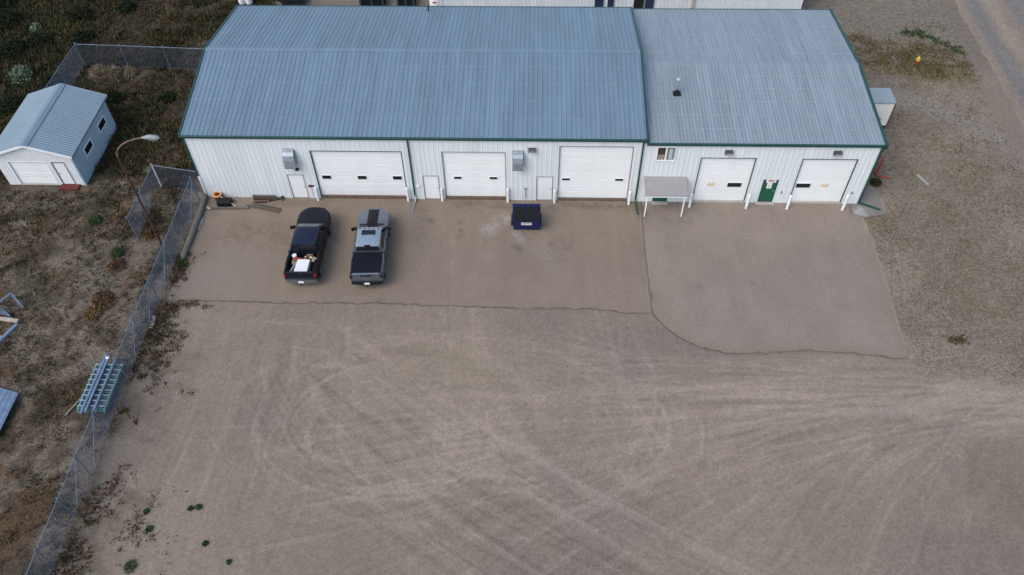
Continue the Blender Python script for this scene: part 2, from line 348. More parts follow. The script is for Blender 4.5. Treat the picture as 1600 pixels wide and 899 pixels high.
def in_poly(x, y, P):
    r_ = np.zeros(x.shape, bool); n = len(P)
    for i in range(n):
        (ax, ay), (bx, by) = P[i], P[(i+1) % n]
        k = ((ay > y) != (by > y)) & (x < (bx-ax)*(y-ay)/(by-ay+1e-12)+ax); r_ ^= k
    return r_
def rough_poly(P, step=.35, amp=.10, keep=()):
    out = []; r2 = random.Random(len(P)*7+1)
    for i in range(len(P)):
        a, b = P[i], P[(i+1) % len(P)]; L = math.hypot(b[0]-a[0], b[1]-a[1]); n = max(1, int(L/step)); am = 0 if i in keep else amp
        for k in range(n):
            t = k/n; out.append((a[0]+(b[0]-a[0])*t+(r2.uniform(-am, am) if k else 0), a[1]+(b[1]-a[1])*t+(r2.uniform(-am, am) if k else 0)))
    return out
def sheet(name, P, z, albedo, m, step=.17, thick=.012, kind='structure', parent=None):
    """flat slab filling polygon P with a fine grid so that it can carry its own wear"""
    A = np.array(P); gx = np.arange(A[:, 0].min(), A[:, 0].max(), step); gy = np.arange(A[:, 1].min(), A[:, 1].max(), step)
    GX, GY = [q.ravel() for q in np.meshgrid(gx, gy)]; k = in_poly(GX, GY, P) & (segdist(GX, GY, list(P)+[P[0]]) > step*.45)
    pts = [Vector(p) for p in P]+[Vector(p) for p in zip(GX[k].tolist(), GY[k].tolist())]
    V, E_, Fc, *_ = delaunay_2d_cdt(pts, [], [list(range(len(P)))], 1, 1e-4)
    V = np.array([(v.x, v.y) for v in V]); n = len(V); C = albedo(V[:, 0], V[:, 1]).reshape(-1, 4)
    V3 = np.concatenate([V, np.full((n, 1), z)], 1); Fc = np.array([f[:3] for f in Fc]); e = V3[:len(P)].copy(); e[:, 2] = z-thick
    ring = np.arange(len(P)); nxr = (ring+1) % len(P)
    S = np.concatenate([np.stack([ring, nxr, nxr+n], 1), np.stack([ring, nxr+n, ring+n], 1)])
    a, b, c_ = V3[Fc[:, 0]], V3[Fc[:, 1]], V3[Fc[:, 2]]; flip = np.cross(b-a, c_-a)[:, 2] < 0; Fc[flip] = Fc[flip][:, ::-1]
    o = link(name, fast(name, np.concatenate([V3, e]), np.concatenate([Fc, S]), np.concatenate([C, C[:len(P)]]), m), parent)
    if kind: o['kind'] = kind
    return o
ASPH = attr_mat('worn_asphalt', .14, 22., grain=.10, gscale=60)
def asphalt(base, warm, seed):
    def f(x, y):
        n1 = fbm(x, y, .16, 4, seed); n2 = fbm(x, y, .9, 4, seed+3); n3 = fbm(x*2.2, y*.22, .8, 3, seed+5)
        c = np.empty(x.shape+(3,), np.float32); c[:] = base
        c = lerp(c, warm, sstep(.4, .65, n1)*.8); c = c*(.90+.2*n2)[..., None]*(.94+.12*n3)[..., None]
        c = c*(1+np.clip(tracks(x, y), -.2, .25)*.4*(.4+n2))[..., None]
        c = lerp(c, (.196, .162, .134), (1-sstep(3.5, 8, x+6*(n1-.5)))*sstep(-3.5, -6, y)*sstep(.36, .55, fbm(x, y, .8, 4, 91))*.8)
        ed = np.minimum(segdist(x, y, EDGES[0]), segdist(x, y, EDGES[1])); c = lerp(c, (.192, .153, .116), (1-sstep(.0, .9, ed+.9*(fbm(x, y, 1.4, 3, 95)-.5)))*.9)
        for p, wd, cc, am in STAINS:
            s_ = stroke(x, y, p, wd, .9)*np.clip(2.6*(fbm(x, y, 3.2, 4, 55)-.28), 0, 1); c = lerp(c, cc, s_*am)
        return np.concatenate([c, np.full(x.shape+(1,), .8)], -1)
    return f
EDGES = [[(-.15, -8.95), (6.15, -9.05), (13.45, -9.02), (21.4, -9.22), (25.6, -9.2), (27.6, -9.5), (28.9, -9.4)], [(28.95, -9.42), (29.5, -10.4), (30.13, -11.04), (31.31, -11.83), (32.7, -12.25), (35, -12.2), (37.05, -11.99), (40, -12.1), (42.5, -12.45), (42.95, -12.36), (43.08, -11.7), (43.29, -7.47), (43.43, -3.26)]]
STAINS = [([(20.1, -1.75), (19.4, -2.3), (19.0, -2.9)], .42, (.31, .31, .305), .6), ([(20.75, -3.0), (21.1, -3.6)], .22, (.32, .325, .33), .6),
          ([(21.1, -3.5), (22.4, -4.6), (23.2, -6.0)], .45, (.205, .18, .155), .45), ([(14.6, -.7), (15.0, -5.)], .5, (.105, .095, .085), .4),
          ([(28.9, -.5), (29.05, -1.7)], .32, (.075, .068, .062), .75), ([(29.6, -1.6), (32, -1.75)], .3, (.11, .098, .09), .35), ([(33.0, -.5), (33.3, -2)], .5, (.21, .185, .155), .5),
          ([(9.2, -3.6), (9.6, -3.9)], .22, (.085, .078, .07), .7), ([(4.6, -.6), (8, -.5)], .35, (.12, .10, .085), .5), ([(17, -.45), (20.4, -.5)], .3, (.085, .066, .052), .6), ([(24, -.45), (28, -.5)], .3, (.085, .066, .052), .6),
          ([(12.4, -9.), (13, -8.8)], .2, (.10, .09, .08), .6), ([(20.6, -.55), (23.3, -.6)], .3, (.09, .08, .07), .5), ([(3.0, -3.4), (5.0, -3.0), (6, -3.6)], 1.1, (.125, .095, .072), .6)]
for sx_, sy_ in ((17.1, -2.2), (17.2, -2.9), (17.3, -3.3), (17.1, -3.6), (20.7, -4.2), (21.0, -4.5), (23, -4.0), (24, -4.4), (15.2, -2.1), (35.2, -7.), (31.8, -7.4), (26, -5.6)):
    STAINS.append(([(sx_, sy_), (sx_+.1, sy_+.1)], rr.uniform(.09, .2), (.085, .075, .065), .7))
PL = rough_poly([(.15, 0.02), (.25, -3.), (.1, -6.4), (-.15, -8.95), (6.15, -9.05), (13.45, -9.02), (21.4, -9.22), (25.6, -9.2), (27.6, -9.5), (28.9, -9.4), (28.86, -5.), (28.95, 0.02)], .3, .07, keep=(11,))
PR = rough_poly([(28.97, 0.02), (28.90, -5.), (28.95, -9.42), (29.5, -10.4), (30.13, -11.04), (31.31, -11.83), (32.7, -12.25), (35, -12.2), (37.05, -11.99), (40, -12.1), (42.5, -12.45), (42.95, -12.36), (43.08, -11.7), (43.29, -7.47), (43.43, -3.26), (43.2, -.98), (43.1, 0.02)], .3, .06, keep=(0, 16))
sheet('asphalt_apron', PL, .007, asphalt((.184, .147, .113), (.200, .159, .120), 3), ASPH)
sheet('asphalt_pad', PR, .011, asphalt((.202, .167, .138), (.214, .175, .142), 9), ASPH)
# cracks and the dark seam along the apron edges: thin dark sheets lying on the asphalt
CRACK = mat('dark_crack_strip', (.152, .123, .098), .95, 0, .3, 6)
def strip(name, pts, wd, z, m, jit=.05, kind='structure'):
    r2 = random.Random(int(pts[0][0]*100)); q = []
    for a, b in zip(pts[:-1], pts[1:]):
        n = max(2, int(math.hypot(b[0]-a[0], b[1]-a[1])/.3)); q += [(a[0]+(b[0]-a[0])*k/n+r2.uniform(-jit, jit), a[1]+(b[1]-a[1])*k/n+r2.uniform(-jit, jit)) for k in range(n)]
    q.append(pts[-1]); L = offs(q, wd/2); Rr = offs(q, -wd/2); mb = MB(); n = len(q); ws = [max(0.02, min(1, r2.uniform(-.5, 1))) for _ in q]
    vs = []
    for i in range(n):
        c = Vector(q[i]); vs += [(*(c+(Vector(L[i])-c)*ws[i]), z), (*(c+(Vector(Rr[i])-c)*ws[i]), z)]
    mb.add(vs, [(2*i, 2*i+1, 2*i+3, 2*i+2) for i in range(n-1)]); o = mb.build(name, m, fix=False); o['kind'] = kind
    for p in o.data.polygons:
        if p.normal.z < 0: p.flip()
    return o
strip('pavement_crack', [(28.93, -.3), (28.88, -5), (28.92, -9.4)], .05, .015, CRACK, .03)
strip('pavement_crack', [(13, -9.08), (17, -9.14), (21.4, -9.28), (25.6, -9.24), (27.6, -9.55), (28.9, -9.47)], .03, .015, CRACK, .05)
strip('pavement_crack', [(30.2, -11.15), (31.31, -11.9), (32.7, -12.3), (35, -12.27), (37.05, -12.05), (40, -12.16), (42.5, -12.5), (43, -12.4), (43.15, -11.7), (43.32, -9.6)], .03, .015, CRACK, .05)
strip('pavement_crack', [(20.3, -5.4), (20.6, -6.6), (20.75, -8)], .035, .015, CRACK, .03)
strip('pavement_crack', [(18.5, -3.55), (22, -3.52), (27.5, -3.6)], .03, .015, CRACK, .02)
strip('pavement_crack', [(37.5, -6.5), (38.2, -9), (39.6, -10.2)], .035, .015, CRACK, .05)
strip('pavement_crack', [(50.3, 26), (50.7, 23.4), (51.4, 21.5)], .12, .006, CRACK, .12)
# gravel road at the upper right with its wheel tracks
def road_al(x, y):
    u = x-(57.3+(y-7.6)*.02); n = fbm(x, y*.15, 1.4, 4, 61); n2 = fbm(x, y, 2.5, 3, 63)
    c = np.empty(x.shape+(3,), np.float32); c[:] = (.192, .157, .124)
    c = lerp(c, (.135, .128, .122), sstep(.4, .9, u)*(1-sstep(1.6, 2.3, u))*.8); c = lerp(c, (.140, .132, .124), sstep(3.6, 4.6, u)*.8)
    c = lerp(c, (.215, .180, .138), sstep(2.0, 2.5, u)*(1-sstep(3., 3.8, u))*.7)
    return np.concatenate([c*(.8+.4*n)[..., None]*(.9+.2*n2)[..., None], np.full(x.shape+(1,), .45)], -1)
sheet('road', rough_poly([(56.9, -60), (56.9, 3), (57.2, 12), (57.6, 30), (58, 60), (68, 60), (67, 30), (67, -60)], .5, .12), .006, road_al, GROUND, .3)
CSLAB = sheet('concrete_pad', rough_poly([(42.6, -.9), (43.4, -1.35), (44.9, -.9), (45.0, .4), (44.6, 1.7), (43.35, 1.8), (43.3, .05), (42.7, 0.02)], .25, .06), .024,
      lambda x, y: np.concatenate([lerp(np.tile(np.array((.19, .168, .148), np.float32), x.shape+(1,)), (.28, .275, .27), sstep(.48, .6, fbm(x, y, .9, 3, 71))), np.full(x.shape+(1,), .3)], -1), ASPH, .15)

# ------------------------------------------------------------------ ribbed sheet helpers
def ribprof(wd, n, h, b=.055, t=.022):
    out = [(0., 0.)]
    for k in range(n):
        c = wd*(k+.5)/n; out += [(c-b, 0.), (c-t, h), (c+t, h), (c+b, 0.)]
    return out+[(wd, 0.)]
def roof_slope(parent, x0, x1, y_e, z_e, y_r, z_r, npan, nr, h, m, name='roof_panel'):
    wd = (x1-x0)/npan; L = math.hypot(y_r-y_e, z_r-z_e); ang = math.atan2(z_r-z_e, abs(y_r-y_e)); pr = ribprof(wd-.004, nr, h, .06, .028)
    n = len(pr); vs = [(u, t, z) for t in (0, L) for u, z in pr]+[(0, 0, -.02), (wd-.004, 0, -.02), (0, L, -.02), (wd-.004, L, -.02)]
    fs = [(i, i+1, i+1+n, i+n) for i in range(n-1)]+[tuple(range(n))+(2*n+1, 2*n), tuple(range(n, 2*n))+(2*n+3, 2*n+2)]
    mb = MB(); mb.add(vs, fs); me = mb.mesh(name, m)
    for i in range(npan):
        if y_r > y_e: mw = Matrix.Translation((x0+i*wd, y_e, z_e)) @ Matrix.Rotation(ang, 4, 'X')
        else: mw = Matrix.Translation((x0+(i+1)*wd-.004, y_e, z_e)) @ Matrix.Rotation(math.pi, 4, 'Z') @ Matrix.Rotation(ang, 4, 'X')
        link(name, me, parent, mw)
def wall(parent, M, u0, u1, z0, top, openings, m, nr=3, pw=.914, h=.016, name='wall_panel'):
    """ribbed wall panels; M(u, n, z) -> world; openings (u0,u1,z0,z1) are cut out"""
    npan = max(1, round((u1-u0)/pw)); wd = (u1-u0)/npan
    for i in range(npan):
        a = u0+i*wd; pr = [(a+u, z) for u, z in ribprof(wd-.003, nr, h, .05, .02)]
        us = [p[0] for p in pr]; ns = [p[1] for p in pr]
        cuts = sorted(set(us+[e for o in openings for e in o[:2] if us[0] < e < us[-1]])); mb = MB()
        for p, q in zip(cuts[:-1], cuts[1:]):
            if q-p < 1e-4: continue
            mid = (p+q)/2; iv = [(z0, None)]
            for o in sorted([o for o in openings if o[0] < mid < o[1]], key=lambda o: o[2]):
                lo, hi = iv.pop(); 
                if o[2] > lo+.01: iv.append((lo, o[2]))
                iv.append((o[3], None))
            np_, nq = np.interp(p, us, ns), np.interp(q, us, ns)
            for lo, hi in iv:
                t0, t1 = (hi, hi) if hi is not None else (top(p), top(q))
                mb.add([M(p, np_, lo), M(q, nq, lo), M(q, nq, t1), M(p, np_, t0)], [(0, 1, 2, 3)])
        if mb.f: mb.build(name, m, parent, fix=False)
front = lambda y0: (lambda u, n, z: (u, y0-n, z))
back = lambda y0: (lambda u, n, z: (u, y0+n, z))
side = lambda x0, s: (lambda u, n, z: (x0+s*n, u, z))

def overhead_door(parent, x0, x1, z0, z1, wins, jm, nsec, y=0., sill=BROWN, ribs=0):
    d = MB().box(x0, x0+.05, y-.015, y+.16, z0, z1).box(x1-.05, x1, y-.015, y+.16, z0, z1).box(x0+.05, x1-.05, y-.015, y+.16, z1-.05, z1).build('overhead_door', jm, parent)
    hs = (z1-.05-z0)/nsec
    for k in range(nsec):
        za, zb = z0+k*hs, z0+(k+1)*hs; mb = MB(); yy = y+.085
        mb.prism([(yy+.012, za+.004), (yy, za+.02), (yy, zb-.02), (yy+.012, zb-.004), (yy+.05, zb-.004), (yy+.05, za+.004)], x0+.05, x1-.05, 'x')
        for r_ in range(2): mb.box(x0+.05, x1-.05, yy-.006, yy, za+hs*(.33+.33*r_)-.012, za+hs*(.33+.33*r_)+.012)
        mb.build('door_section', DOORW, d)
    for (a, b, c, e) in wins:
        MB().box(a, b, y+.062, y+.08, c, e).build('window_pane', DGLASS, d)
        MB().box(a-.035, a, y+.055, y+.084, c-.03, e+.03).box(b, b+.035, y+.055, y+.084, c-.03, e+.03).box(a, b, y+.055, y+.084, c-.03, c).box(a, b, y+.055, y+.084, e, e+.03).build('window_frame', DOORW, d)
    if sill: MB().box(x0, x1, y-.03, y+.12, 0.005, z0-.004).build('door_sill', sill, d)
    return d
def man_door(parent, x0, x1, z0, z1, m, y=0., fm=JAMB, handle_right=True):
    d = MB().box(x0, x0+.04, y-.03, y+.1, z0, z1).box(x1-.04, x1, y-.03, y+.1, z0, z1).box(x0+.04, x1-.04, y-.03, y+.1, z1-.04, z1).build('door', fm, parent)
    box('door_leaf', x0+.045, x1-.045, y+.012, y+.06, z0+.01, z1-.045, m, d)
    hx = x1-.13 if handle_right else x0+.13
    MB().lathe([(.035, 0), (.035, -.012), (.012, -.014), (.012, -.04), (.032, -.045), (.032, -.075), (.02, -.085)], (hx, y+.012, (z0+z1)/2-.02), 10, 0, 'y').build('handle', GALV, d, True)
    return d
def vent_hood(parent, x0, x1, z0, z1, y=0.):
    pr = [(y-.03, z1), (y-.28, z1-.08), (y-.42, z1-.28), (y-.50, z1-.6), (y-.50, z0), (y-.03, z0+.12)]
    o = MB().prism(pr, x0, x1, 'x').build('vent_hood', GALV, parent)
    MB().box(x0-.03, x1+.03, y-.045, y-.032, z0+.1, z1+.04).build('flange', GALV, o)
    MB().bar((x0-.012, y-.49, z0+.02), (x1+.012, y-.49, z0+.02), .03).build('drip_edge', GALVD, o)
    return o
def wall_light(parent, xc, zc, y=0.):
    o = MB().prism([(y-.03, zc-.13), (y-.03, zc+.13), (y-.12, zc+.13), (y-.26, zc+.02), (y-.26, zc-.10), (y-.2, zc-.13)], xc-.24, xc+.24, 'x').build('wall_light', mat('bronze_lamp', (.035, .035, .038), .5), parent)
    MB().prism([(y-.262, zc-.09), (y-.262, zc+.01), (y-.275, zc-.0), (y-.275, zc-.08)], xc-.2, xc+.2, 'x').build('lens', mat('lamp_lens', (.3, .31, .32), .25), o)
def gutter_trim(parent, x0, x1, y, z):
    MB().prism([(y, z-.17), (y, z+.03), (y-.10, z+.03), (y-.115, z+.02), (y-.09, z-.15)], x0, x1, 'x').build('eave_trim', GREEN, parent)
def downspout(parent, x, ztop, y=0.):
    MB().bar((x, y-.075, ztop), (x, y-.075, .28), .09, .075).bar((x, y-.075, .28), (x, y-.30, .1), .09, .075).build('downspout', GREEN, parent)

# ------------------------------------------------------------------ long building with blue roof
HL, DL, RLz, W = 5.30, 14.65, 1.28, 28.67
A = empty('warehouse_building', (0, 0, 0), 'long white metal building with blue ribbed gable roof and green trim', 'building')
D1 = (7.72, 13.55, .22, 4.12); D2 = (16.05, 20.11, .24, 4.14); D3 = (23.45, 28.08, .2, 4.68)
M1 = (5.83, 6.90, .03, 2.09); M2 = (14.68, 15.72, .05, 2.11); M3 = (22.07, 23.14, .05, 2.13)
low = lambda d: (d[0], d[1], 0., d[3])
OPS = [low(D1), low(D2), low(D3), low(M1), low(M2), low(M3)]
wall(A, front(0), 0, W, 0.0, lambda u: HL-.10, OPS, WHITE)
wall(A, back(DL), 0, W, 0.0, lambda u: HL-.10, [], WHITE)
gtop = lambda H, Rz, D, y0=0.: (lambda u: H-.1+Rz*(1-abs((u-y0)-D/2)/(D/2)))
wall(A, side(0, -1), 0, DL, 0.0, gtop(HL, RLz, DL), [], WHITE); wall(A, side(W, 1), 0.12, DL, 0.0, gtop(HL, RLz, DL), [], WHITE)
box('floor_slab', .05, W-.05, .3, DL-.1, .0, .05, CONC, A)
roof_slope(A, -.10, W+.12, -.07, HL, DL/2, HL+RLz, 32, 3, .034, ROOFB); roof_slope(A, -.10, W+.12, DL+.07, HL, DL/2, HL+RLz, 32, 3, .034, ROOFB)
zr = HL+RLz
MB().prism([(DL/2-.2, zr+.003), (DL/2, zr+.042), (DL/2+.2, zr+.003), (DL/2+.2, zr-.03), (DL/2, zr+.005), (DL/2-.2, zr-.03)], -.1, W+.12, 'x').build('ridge_cap', ROOFB, A)
for k in (1, 2, 3, 4):      # faint screw rows on the flats between the ribs
    for s_ in (0, 1):
        yy = DL/2*k/5; zz = HL+RLz/(DL/2)*yy; y_ = yy if s_ == 0 else DL-yy; sg_ = RLz/(DL/2)*.02*(1 if s_ == 0 else -1)
        MB().prism([(y_-.02, zz+.012-sg_), (y_+.02, zz+.012+sg_), (y_+.02, zz-.01), (y_-.02, zz-.01)], -.05, W+.05, 'x').build('screw_row', mat('screw_row_steel', (.20, .27, .32), .5, .2, .3, 5), A)
gutter_trim(A, -.14, W+.16, -.075, HL-.01); MB().box(-.14, W+.16, DL+.075, DL+.16, HL-.16, HL+.02).build('eave_trim', GREEN, A)
def rake(parent, x0, x1, y0, y1, yr, ze, zr):
    for ya, yb in ((y0, yr), (yr, y1)):
        za = ze if ya == y0 else zr; zb = zr if yb == yr else ze
        MB().prism([(ya, za+.055), (yb, zb+.055), (yb, zb-.22), (ya, za-.22)], x0, x1, 'x').build('rake_trim', GREEN, parent)
rake(A, -.21, -.101, -.12, DL+.12, DL/2, HL, zr); rake(A, W+.121, W+.25, -.12, DL+.12, DL/2, HL, zr)
MB().box(-.06, -.032, -.05, .12, 1.9, HL-.2).box(-.032, .05, -.06, -.032, 1.9, HL-.2).build('corner_trim', GREEN, A)
MB().box(-.055, -.032, -.05, .12, .0, 1.9).box(-.032, .06, -.055, -.032, 0, 1.9).build('corner_trim', WPAINT, A)
def wins(zc, h, *xs_): return [(a, b, zc-h/2, zc+h/2) for a, b in xs_]
overhead_door(A, *D1, wins(1.82, .3, (8.1, 8.68), (10.43, 11.0), (12.73, 13.3)), GREEN, 7)
overhead_door(A, *D2, wins(1.88, .2, (16.72, 17.21), (19.03, 19.52)), JAMB, 7)
overhead_door(A, *D3, wins(1.84, .18, (23.72, 24.22), (27.15, 27.67)), JAMB, 8)
for d in (M1, M2, M3): man_door(A, *d, DOORW)
vent_hood(A, 6.05, 6.75, 3.0, 4.25); vent_hood(A, 20.55, 21.2, 3.02, 4.25)
wall_light(A, 21.76, 4.4)
MB().box(6.22, 6.42, -.10, -.03, 2.72, 2.84).build('junction_box', mat('cream_plastic', (.6, .56, .42), .6), A)
MB().prism([(-.03, 2.56), (-.03, 2.7), (-.2, 2.66), (-.22, 2.58)], 6.55, 6.75, 'x').build('door_lamp', BLACK, A)
MB().box(7.08, 7.3, -.11, -.03, 1.06, 1.22).box(7.3, 7.45, -.08, -.03, 1.09, 1.19).build('power_outlet', mat('dark_red_box', (.1, .03, .025), .6), A)
MB().tube([(7.2, -.05, 1.06), (7.2, -.05, .1)], .018, 6).build('conduit', WHITE2, A)
MB().box(14.2, 14.42, -.09, -.03, 1.14, 1.3).build('junction_box', WPAINT, A)
MB().tube([(21.36, -.05, 1.1), (21.36, -.05, .2)], .022, 6).box(21.28, 21.44, -.09, -.03, 1.05, 1.16).build('conduit', GALV, A)
downspout(A, 14.03, HL-.15); downspout(A, 28.62, HL-.15)
MB().tube([(14.05, -.06, .42), (14.05, -.4, .1), (13.95, -1.5, .05)], .035, 6).build('drain_pipe', GALV, A)
MB().lathe([(.05, 0), (.05, .35), (.09, .36), (.0, .46)], (14.1, DL/2+6.6, HL+.15), 8).build('vent_pipe', BLACK, A)

# ------------------------------------------------------------------ lower building with grey roof
HR, DR, RR_, X2 = 5.03, 14.93, .60, 28.67+14.55
X1 = 28.69
B = empty('workshop_building', (X1, 0, 0), 'lower white metal building with grey weathered roof and green entry doors', 'building')
D4 = (32.33, 35.80, .1, 3.84); D5 = (38.66, 42.10, .1, 3.82); M4 = (29.73, 30.70, .0, 2.0); M5 = (36.64, 37.6, .12, 2.05); WN = (29.5, 30.72, 3.55, 4.72)
wall(B, front(0), X1, X2, 0.0, lambda u: HR-.10, [low(D4), low(D5), low(M4), low(M5), WN], WHITE2)
wall(B, back(DR), X1, X2, 0.0, lambda u: HR-.10, [], WHITE2)
wall(B, side(X2, 1), 0, DR, 0.0, gtop(HR, RR_, DR), [], WHITE2)
box('floor_slab', X1+.05, X2-.05, .3, DR-.1, .0, .05, CONC, B)
XR = X1+.24
roof_slope(B, XR, X2+.10, -.06, HR, DR/2, HR+RR_, 16, 4, .024, ROOFG); roof_slope(B, XR, X2+.10, DR+.06, HR, DR/2, HR+RR_, 16, 4, .024, ROOFG)
MB().box(X1-.02, XR-.004, .02, DR, HR-.1, HR+.02).build('valley_flashing', CAPG, B)
zr2 = HR+RR_
MB().prism([(DR/2-.2, zr2+.012), (DR/2, zr2+.034), (DR/2+.2, zr2+.012), (DR/2+.32, zr2-.03), (DR/2, zr2+.01), (DR/2-.32, zr2-.03)], XR, X2+.24, 'x').build('ridge_cap', ROOFG, B)
sl = RR_/(DR/2)
for k in range(1, 6):       # screw rows over the purlins, both slopes
    for s in (0, 1):
        yy = DR/2*k/6-.03; zz = HR+sl*yy; y_ = yy if s == 0 else DR-yy
        MB().prism([(y_-.022, zz+.0285), (y_+.022, zz+.0285), (y_+.022, zz+.0), (y_-.022, zz+.0)], XR+.05, X2+.05, 'x').build('purlin_lap', CAPG, B)
gutter_trim(B, XR-.1, X2+.16, -.065, HR-.01); MB().box(XR, X2+.16, DR+.065, DR+.15, HR-.16, HR+.02).build('eave_trim', GREEN, B)
rake(B, X2+.101, X2+.26, -.12, DR+.12, DR/2, HR, zr2)
MB().box(X2+.032, X2+.07, -.05, .14, 0, HR-.2).box(X2-.05, X2+.032, -.06, -.032, 0, HR-.2).build('corner_trim', GREEN, B)
overhead_door(B, *D4, wins(1.5, .36, (34.43, 35.33)), GREEN, 6, sill=CONC); overhead_door(B, *D5, wins(1.5, .36, (38.84, 39.75)), GREEN, 6, sill=CONC)
DEC = mat('yellow_tan_decal', (.62, .47, .22), .6, 0, .3, 9)
for x_ in (33.12, 40.42):   # small pale yellow sticker on each door
    MB().box(x_+.06, x_+.24, .070, .0785, 1.56, 1.64).box(x_+.3, x_+.5, .070, .0785, 1.57, 1.64).box(x_, x_+.5, .071, .0785, 1.47, 1.53).box(x_+.05, x_+.2, .070, .0785, 1.38, 1.44).box(x_+.26, x_+.44, .070, .0785, 1.39, 1.44).build('door_sticker', DEC, B)
man_door(B, *M4, GREEND, fm=GREEN); gd = man_door(B, *M5, GREEND, fm=GREEN)
SIGN = mat('sign_white', (.7, .7, .7), .5); SRED = mat('sign_red', (.42, .06, .06), .5)
sg = box('door_sign', 36.82, 37.45, -.045, -.034, 1.83, 2.09, SIGN, B)
MB().box(36.92, 37.35, -.049, -.0455, 1.99, 2.05).box(36.97, 37.30, -.049, -.0455, 1.90, 1.95).build('sign_lettering', SRED, sg)
np_ = box('door_notice', 36.95, 37.27, -.004, .008, 1.28, 1.80, SIGN, B)
MB().box(36.95, 37.27, -.008, -.0045, 1.52, 1.54).box(37.1, 37.115, -.008, -.0045, 1.3, 1.52).build('notice_print', mat('ink_grey', (.22, .25, .26), .6), np_)
box('door_step', 36.55, 37.7, -.25, -.03, .005, .11, CONC, B); box('door_step', 29.7, 30.75, -.3, -.03, .005, .06, CONC, B)
MB().box(37.95, 38.05, -.1, -.03, .95, 1.08).build('junction_box', GALV, B); MB().box(42.5, 42.6, -.1, -.03, .95, 1.08).build('junction_box', GALV, B)
wl1 = wall_light(B, 33.95, 4.36); wall_light(B, 40.62, 4.38)
wf = MB().box(29.5, 29.57, -.06, .06, 3.55, 4.72).box(30.65, 30.72, -.06, .06, 3.55, 4.72).box(29.57, 30.65, -.06, .06, 3.55, 3.63).box(29.57, 30.65, -.06, .06, 4.65, 4.72).box(30.06, 30.16, -.05, .05, 3.63, 4.65).build('window', WPAINT, B)
box('pane', 29.57, 30.06, .0, .012, 3.63, 4.65, mat('window_glass_dark', (.05, .03, .03), .1), wf); box('pane', 30.16, 30.65, .0, .012, 3.63, 4.65, mat('window_glass_pale', (.16, .2, .2), .1), wf)
MB().box(29.6, 30.04, -.006, -.001, 3.65, 4.05).build('blind', mat('tan_blind', (.25, .2, .14), .7), wf); MB().box(30.3, 30.5, -.006, -.001, 3.7, 4.5).build('blind', mat('pale_blind', (.4, .43, .43), .7), wf)
aw = MB().prism([(-.03, 2.24), (-.03, 2.16), (-1.42, 1.80), (-1.42, 1.88)], 28.98, 31.66, 'x').build('awning', AWN, B)
MB().box(29.0, 31.64, -1.425, -1.35, 1.72, 1.80).build('beam', WPAINT, aw)
for x_ in (29.12, 31.5): MB().bar((x_, -1.38, .02), (x_, -1.38, 1.74), .07).build('post', WPAINT, aw)
MB().bar((28.62, -.3, .08), (28.72, -1.3, .06), .09, .08).build('downspout_outlet', GREEN, B)
MB().bar((X2+.02, -.09, HR-.2), (X2+.02, -.09, .2), .09, .08).bar((X2+.02, -.09, .2), (44.55, -.62, .07), .10, .08).build('downspout', GREEN, B)
# roof stack with black boot
zz = HR+sl*4.4
st = MB().tube([(31.05, 4.45, zz), (31.05, 4.45, zz+1.05)], .065, 10).lathe([(.04, .0), (.19, .05), (.19, .09), (.03, .2)], (31.05, 4.45, zz+1.02), 12).build('roof_stack', GALV, B, True)
MB().box(30.8, 31.3, 4.15, 4.62, zz-.02, zz+.07).lathe([(.16, .0), (.08, .25)], (31.05, 4.45, zz+.06), 10).build('flashing_boot', BLACK, st)

# ------------------------------------------------------------------ bollards
bm_ = MB().lathe([(.085, 0), (.085, 1.1)], (0, 0, 0), 14).mesh('post', WPAINT, True); cm_ = MB().lathe([(.086, 1.1), (.08, 1.15), (.05, 1.19), (.01, 1.2)], (0, 0, 0), 14).mesh('cap', WPAINT, True)
for x_, y_, h_, lb in ((7.56, -.22, 1., 'white pipe bollard at the left side of the widest overhead door'), (13.58, -.2, 1., 'white pipe bollard at the right side of the widest overhead door'),
    (15.85, -.15, .95, 'white pipe bollard between the middle plain door and the two-window overhead door'), (20.2, -.17, 1., 'white pipe bollard just left of the blue dumpster against the wall'),
    (23.28, -.22, 1., 'white pipe bollard right of the dumpster at the left side of the tallest overhead door'), (28.18, -.3, .97, 'white pipe bollard at the right side of the tallest overhead door'),
    (32.15, -.48, 1., 'white pipe bollard right of the grey awning by the overhead door'), (35.84, -.55, 1.05, 'white pipe bollard left of the green door with the signs'),
    (38.5, -.55, 1.02, 'white pipe bollard right of the green door with the signs'), (42.09, -.6, 1.15, 'white pipe bollard nearest the right corner of the grey roofed building')):
    o = empty('bollard', (x_, y_, .0), lb, 'bollard', 'white bollards along the front wall'); o.scale = (1, 1, h_); link('post', bm_, None).parent = o; link('cap', cm_, None).parent = o

# ------------------------------------------------------------------ shed
S = empty('storage_shed', (-11.25, 4.1, 0), 'small shed with blue metal roof, white front and two side windows', 'shed')
sx0, sx1, sy0, sy1, se, sr = -13.85, -8.6, 1.0, 7.2, 2.72, 3.62; sc = (sx0+sx1)/2
SD = (-13.1, -10.45, .08, 2.1); SM = (-10.12, -9.25, .1, 2.05)
stop = lambda u: se-.02+(sr-se)*(1-abs(u-sc)/((sx1-sx0)/2))
wall(S, front(sy0), sx0, sx1, 0, stop, [low(SD), low(SM)], mat('shed_white_front', (.66, .68, .69), .5, 0, .03, 1.5), 4, .9, .015); wall(S, back(sy1), sx0, sx1, 0, stop, [], SHEDB, 4, .9, .018)
SW = [(2.5, 3.75, 1.2, 1.86), (5.05, 6.3, 1.16, 1.82)]
wall(S, side(sx1, 1), sy0, sy1, 0, lambda u: se-.02, SW, SHEDB, 7, 1.55, .018); wall(S, side(sx0, -1), sy0, sy1, 0, lambda u: se-.02, [], SHEDB, 4, .9, .018)
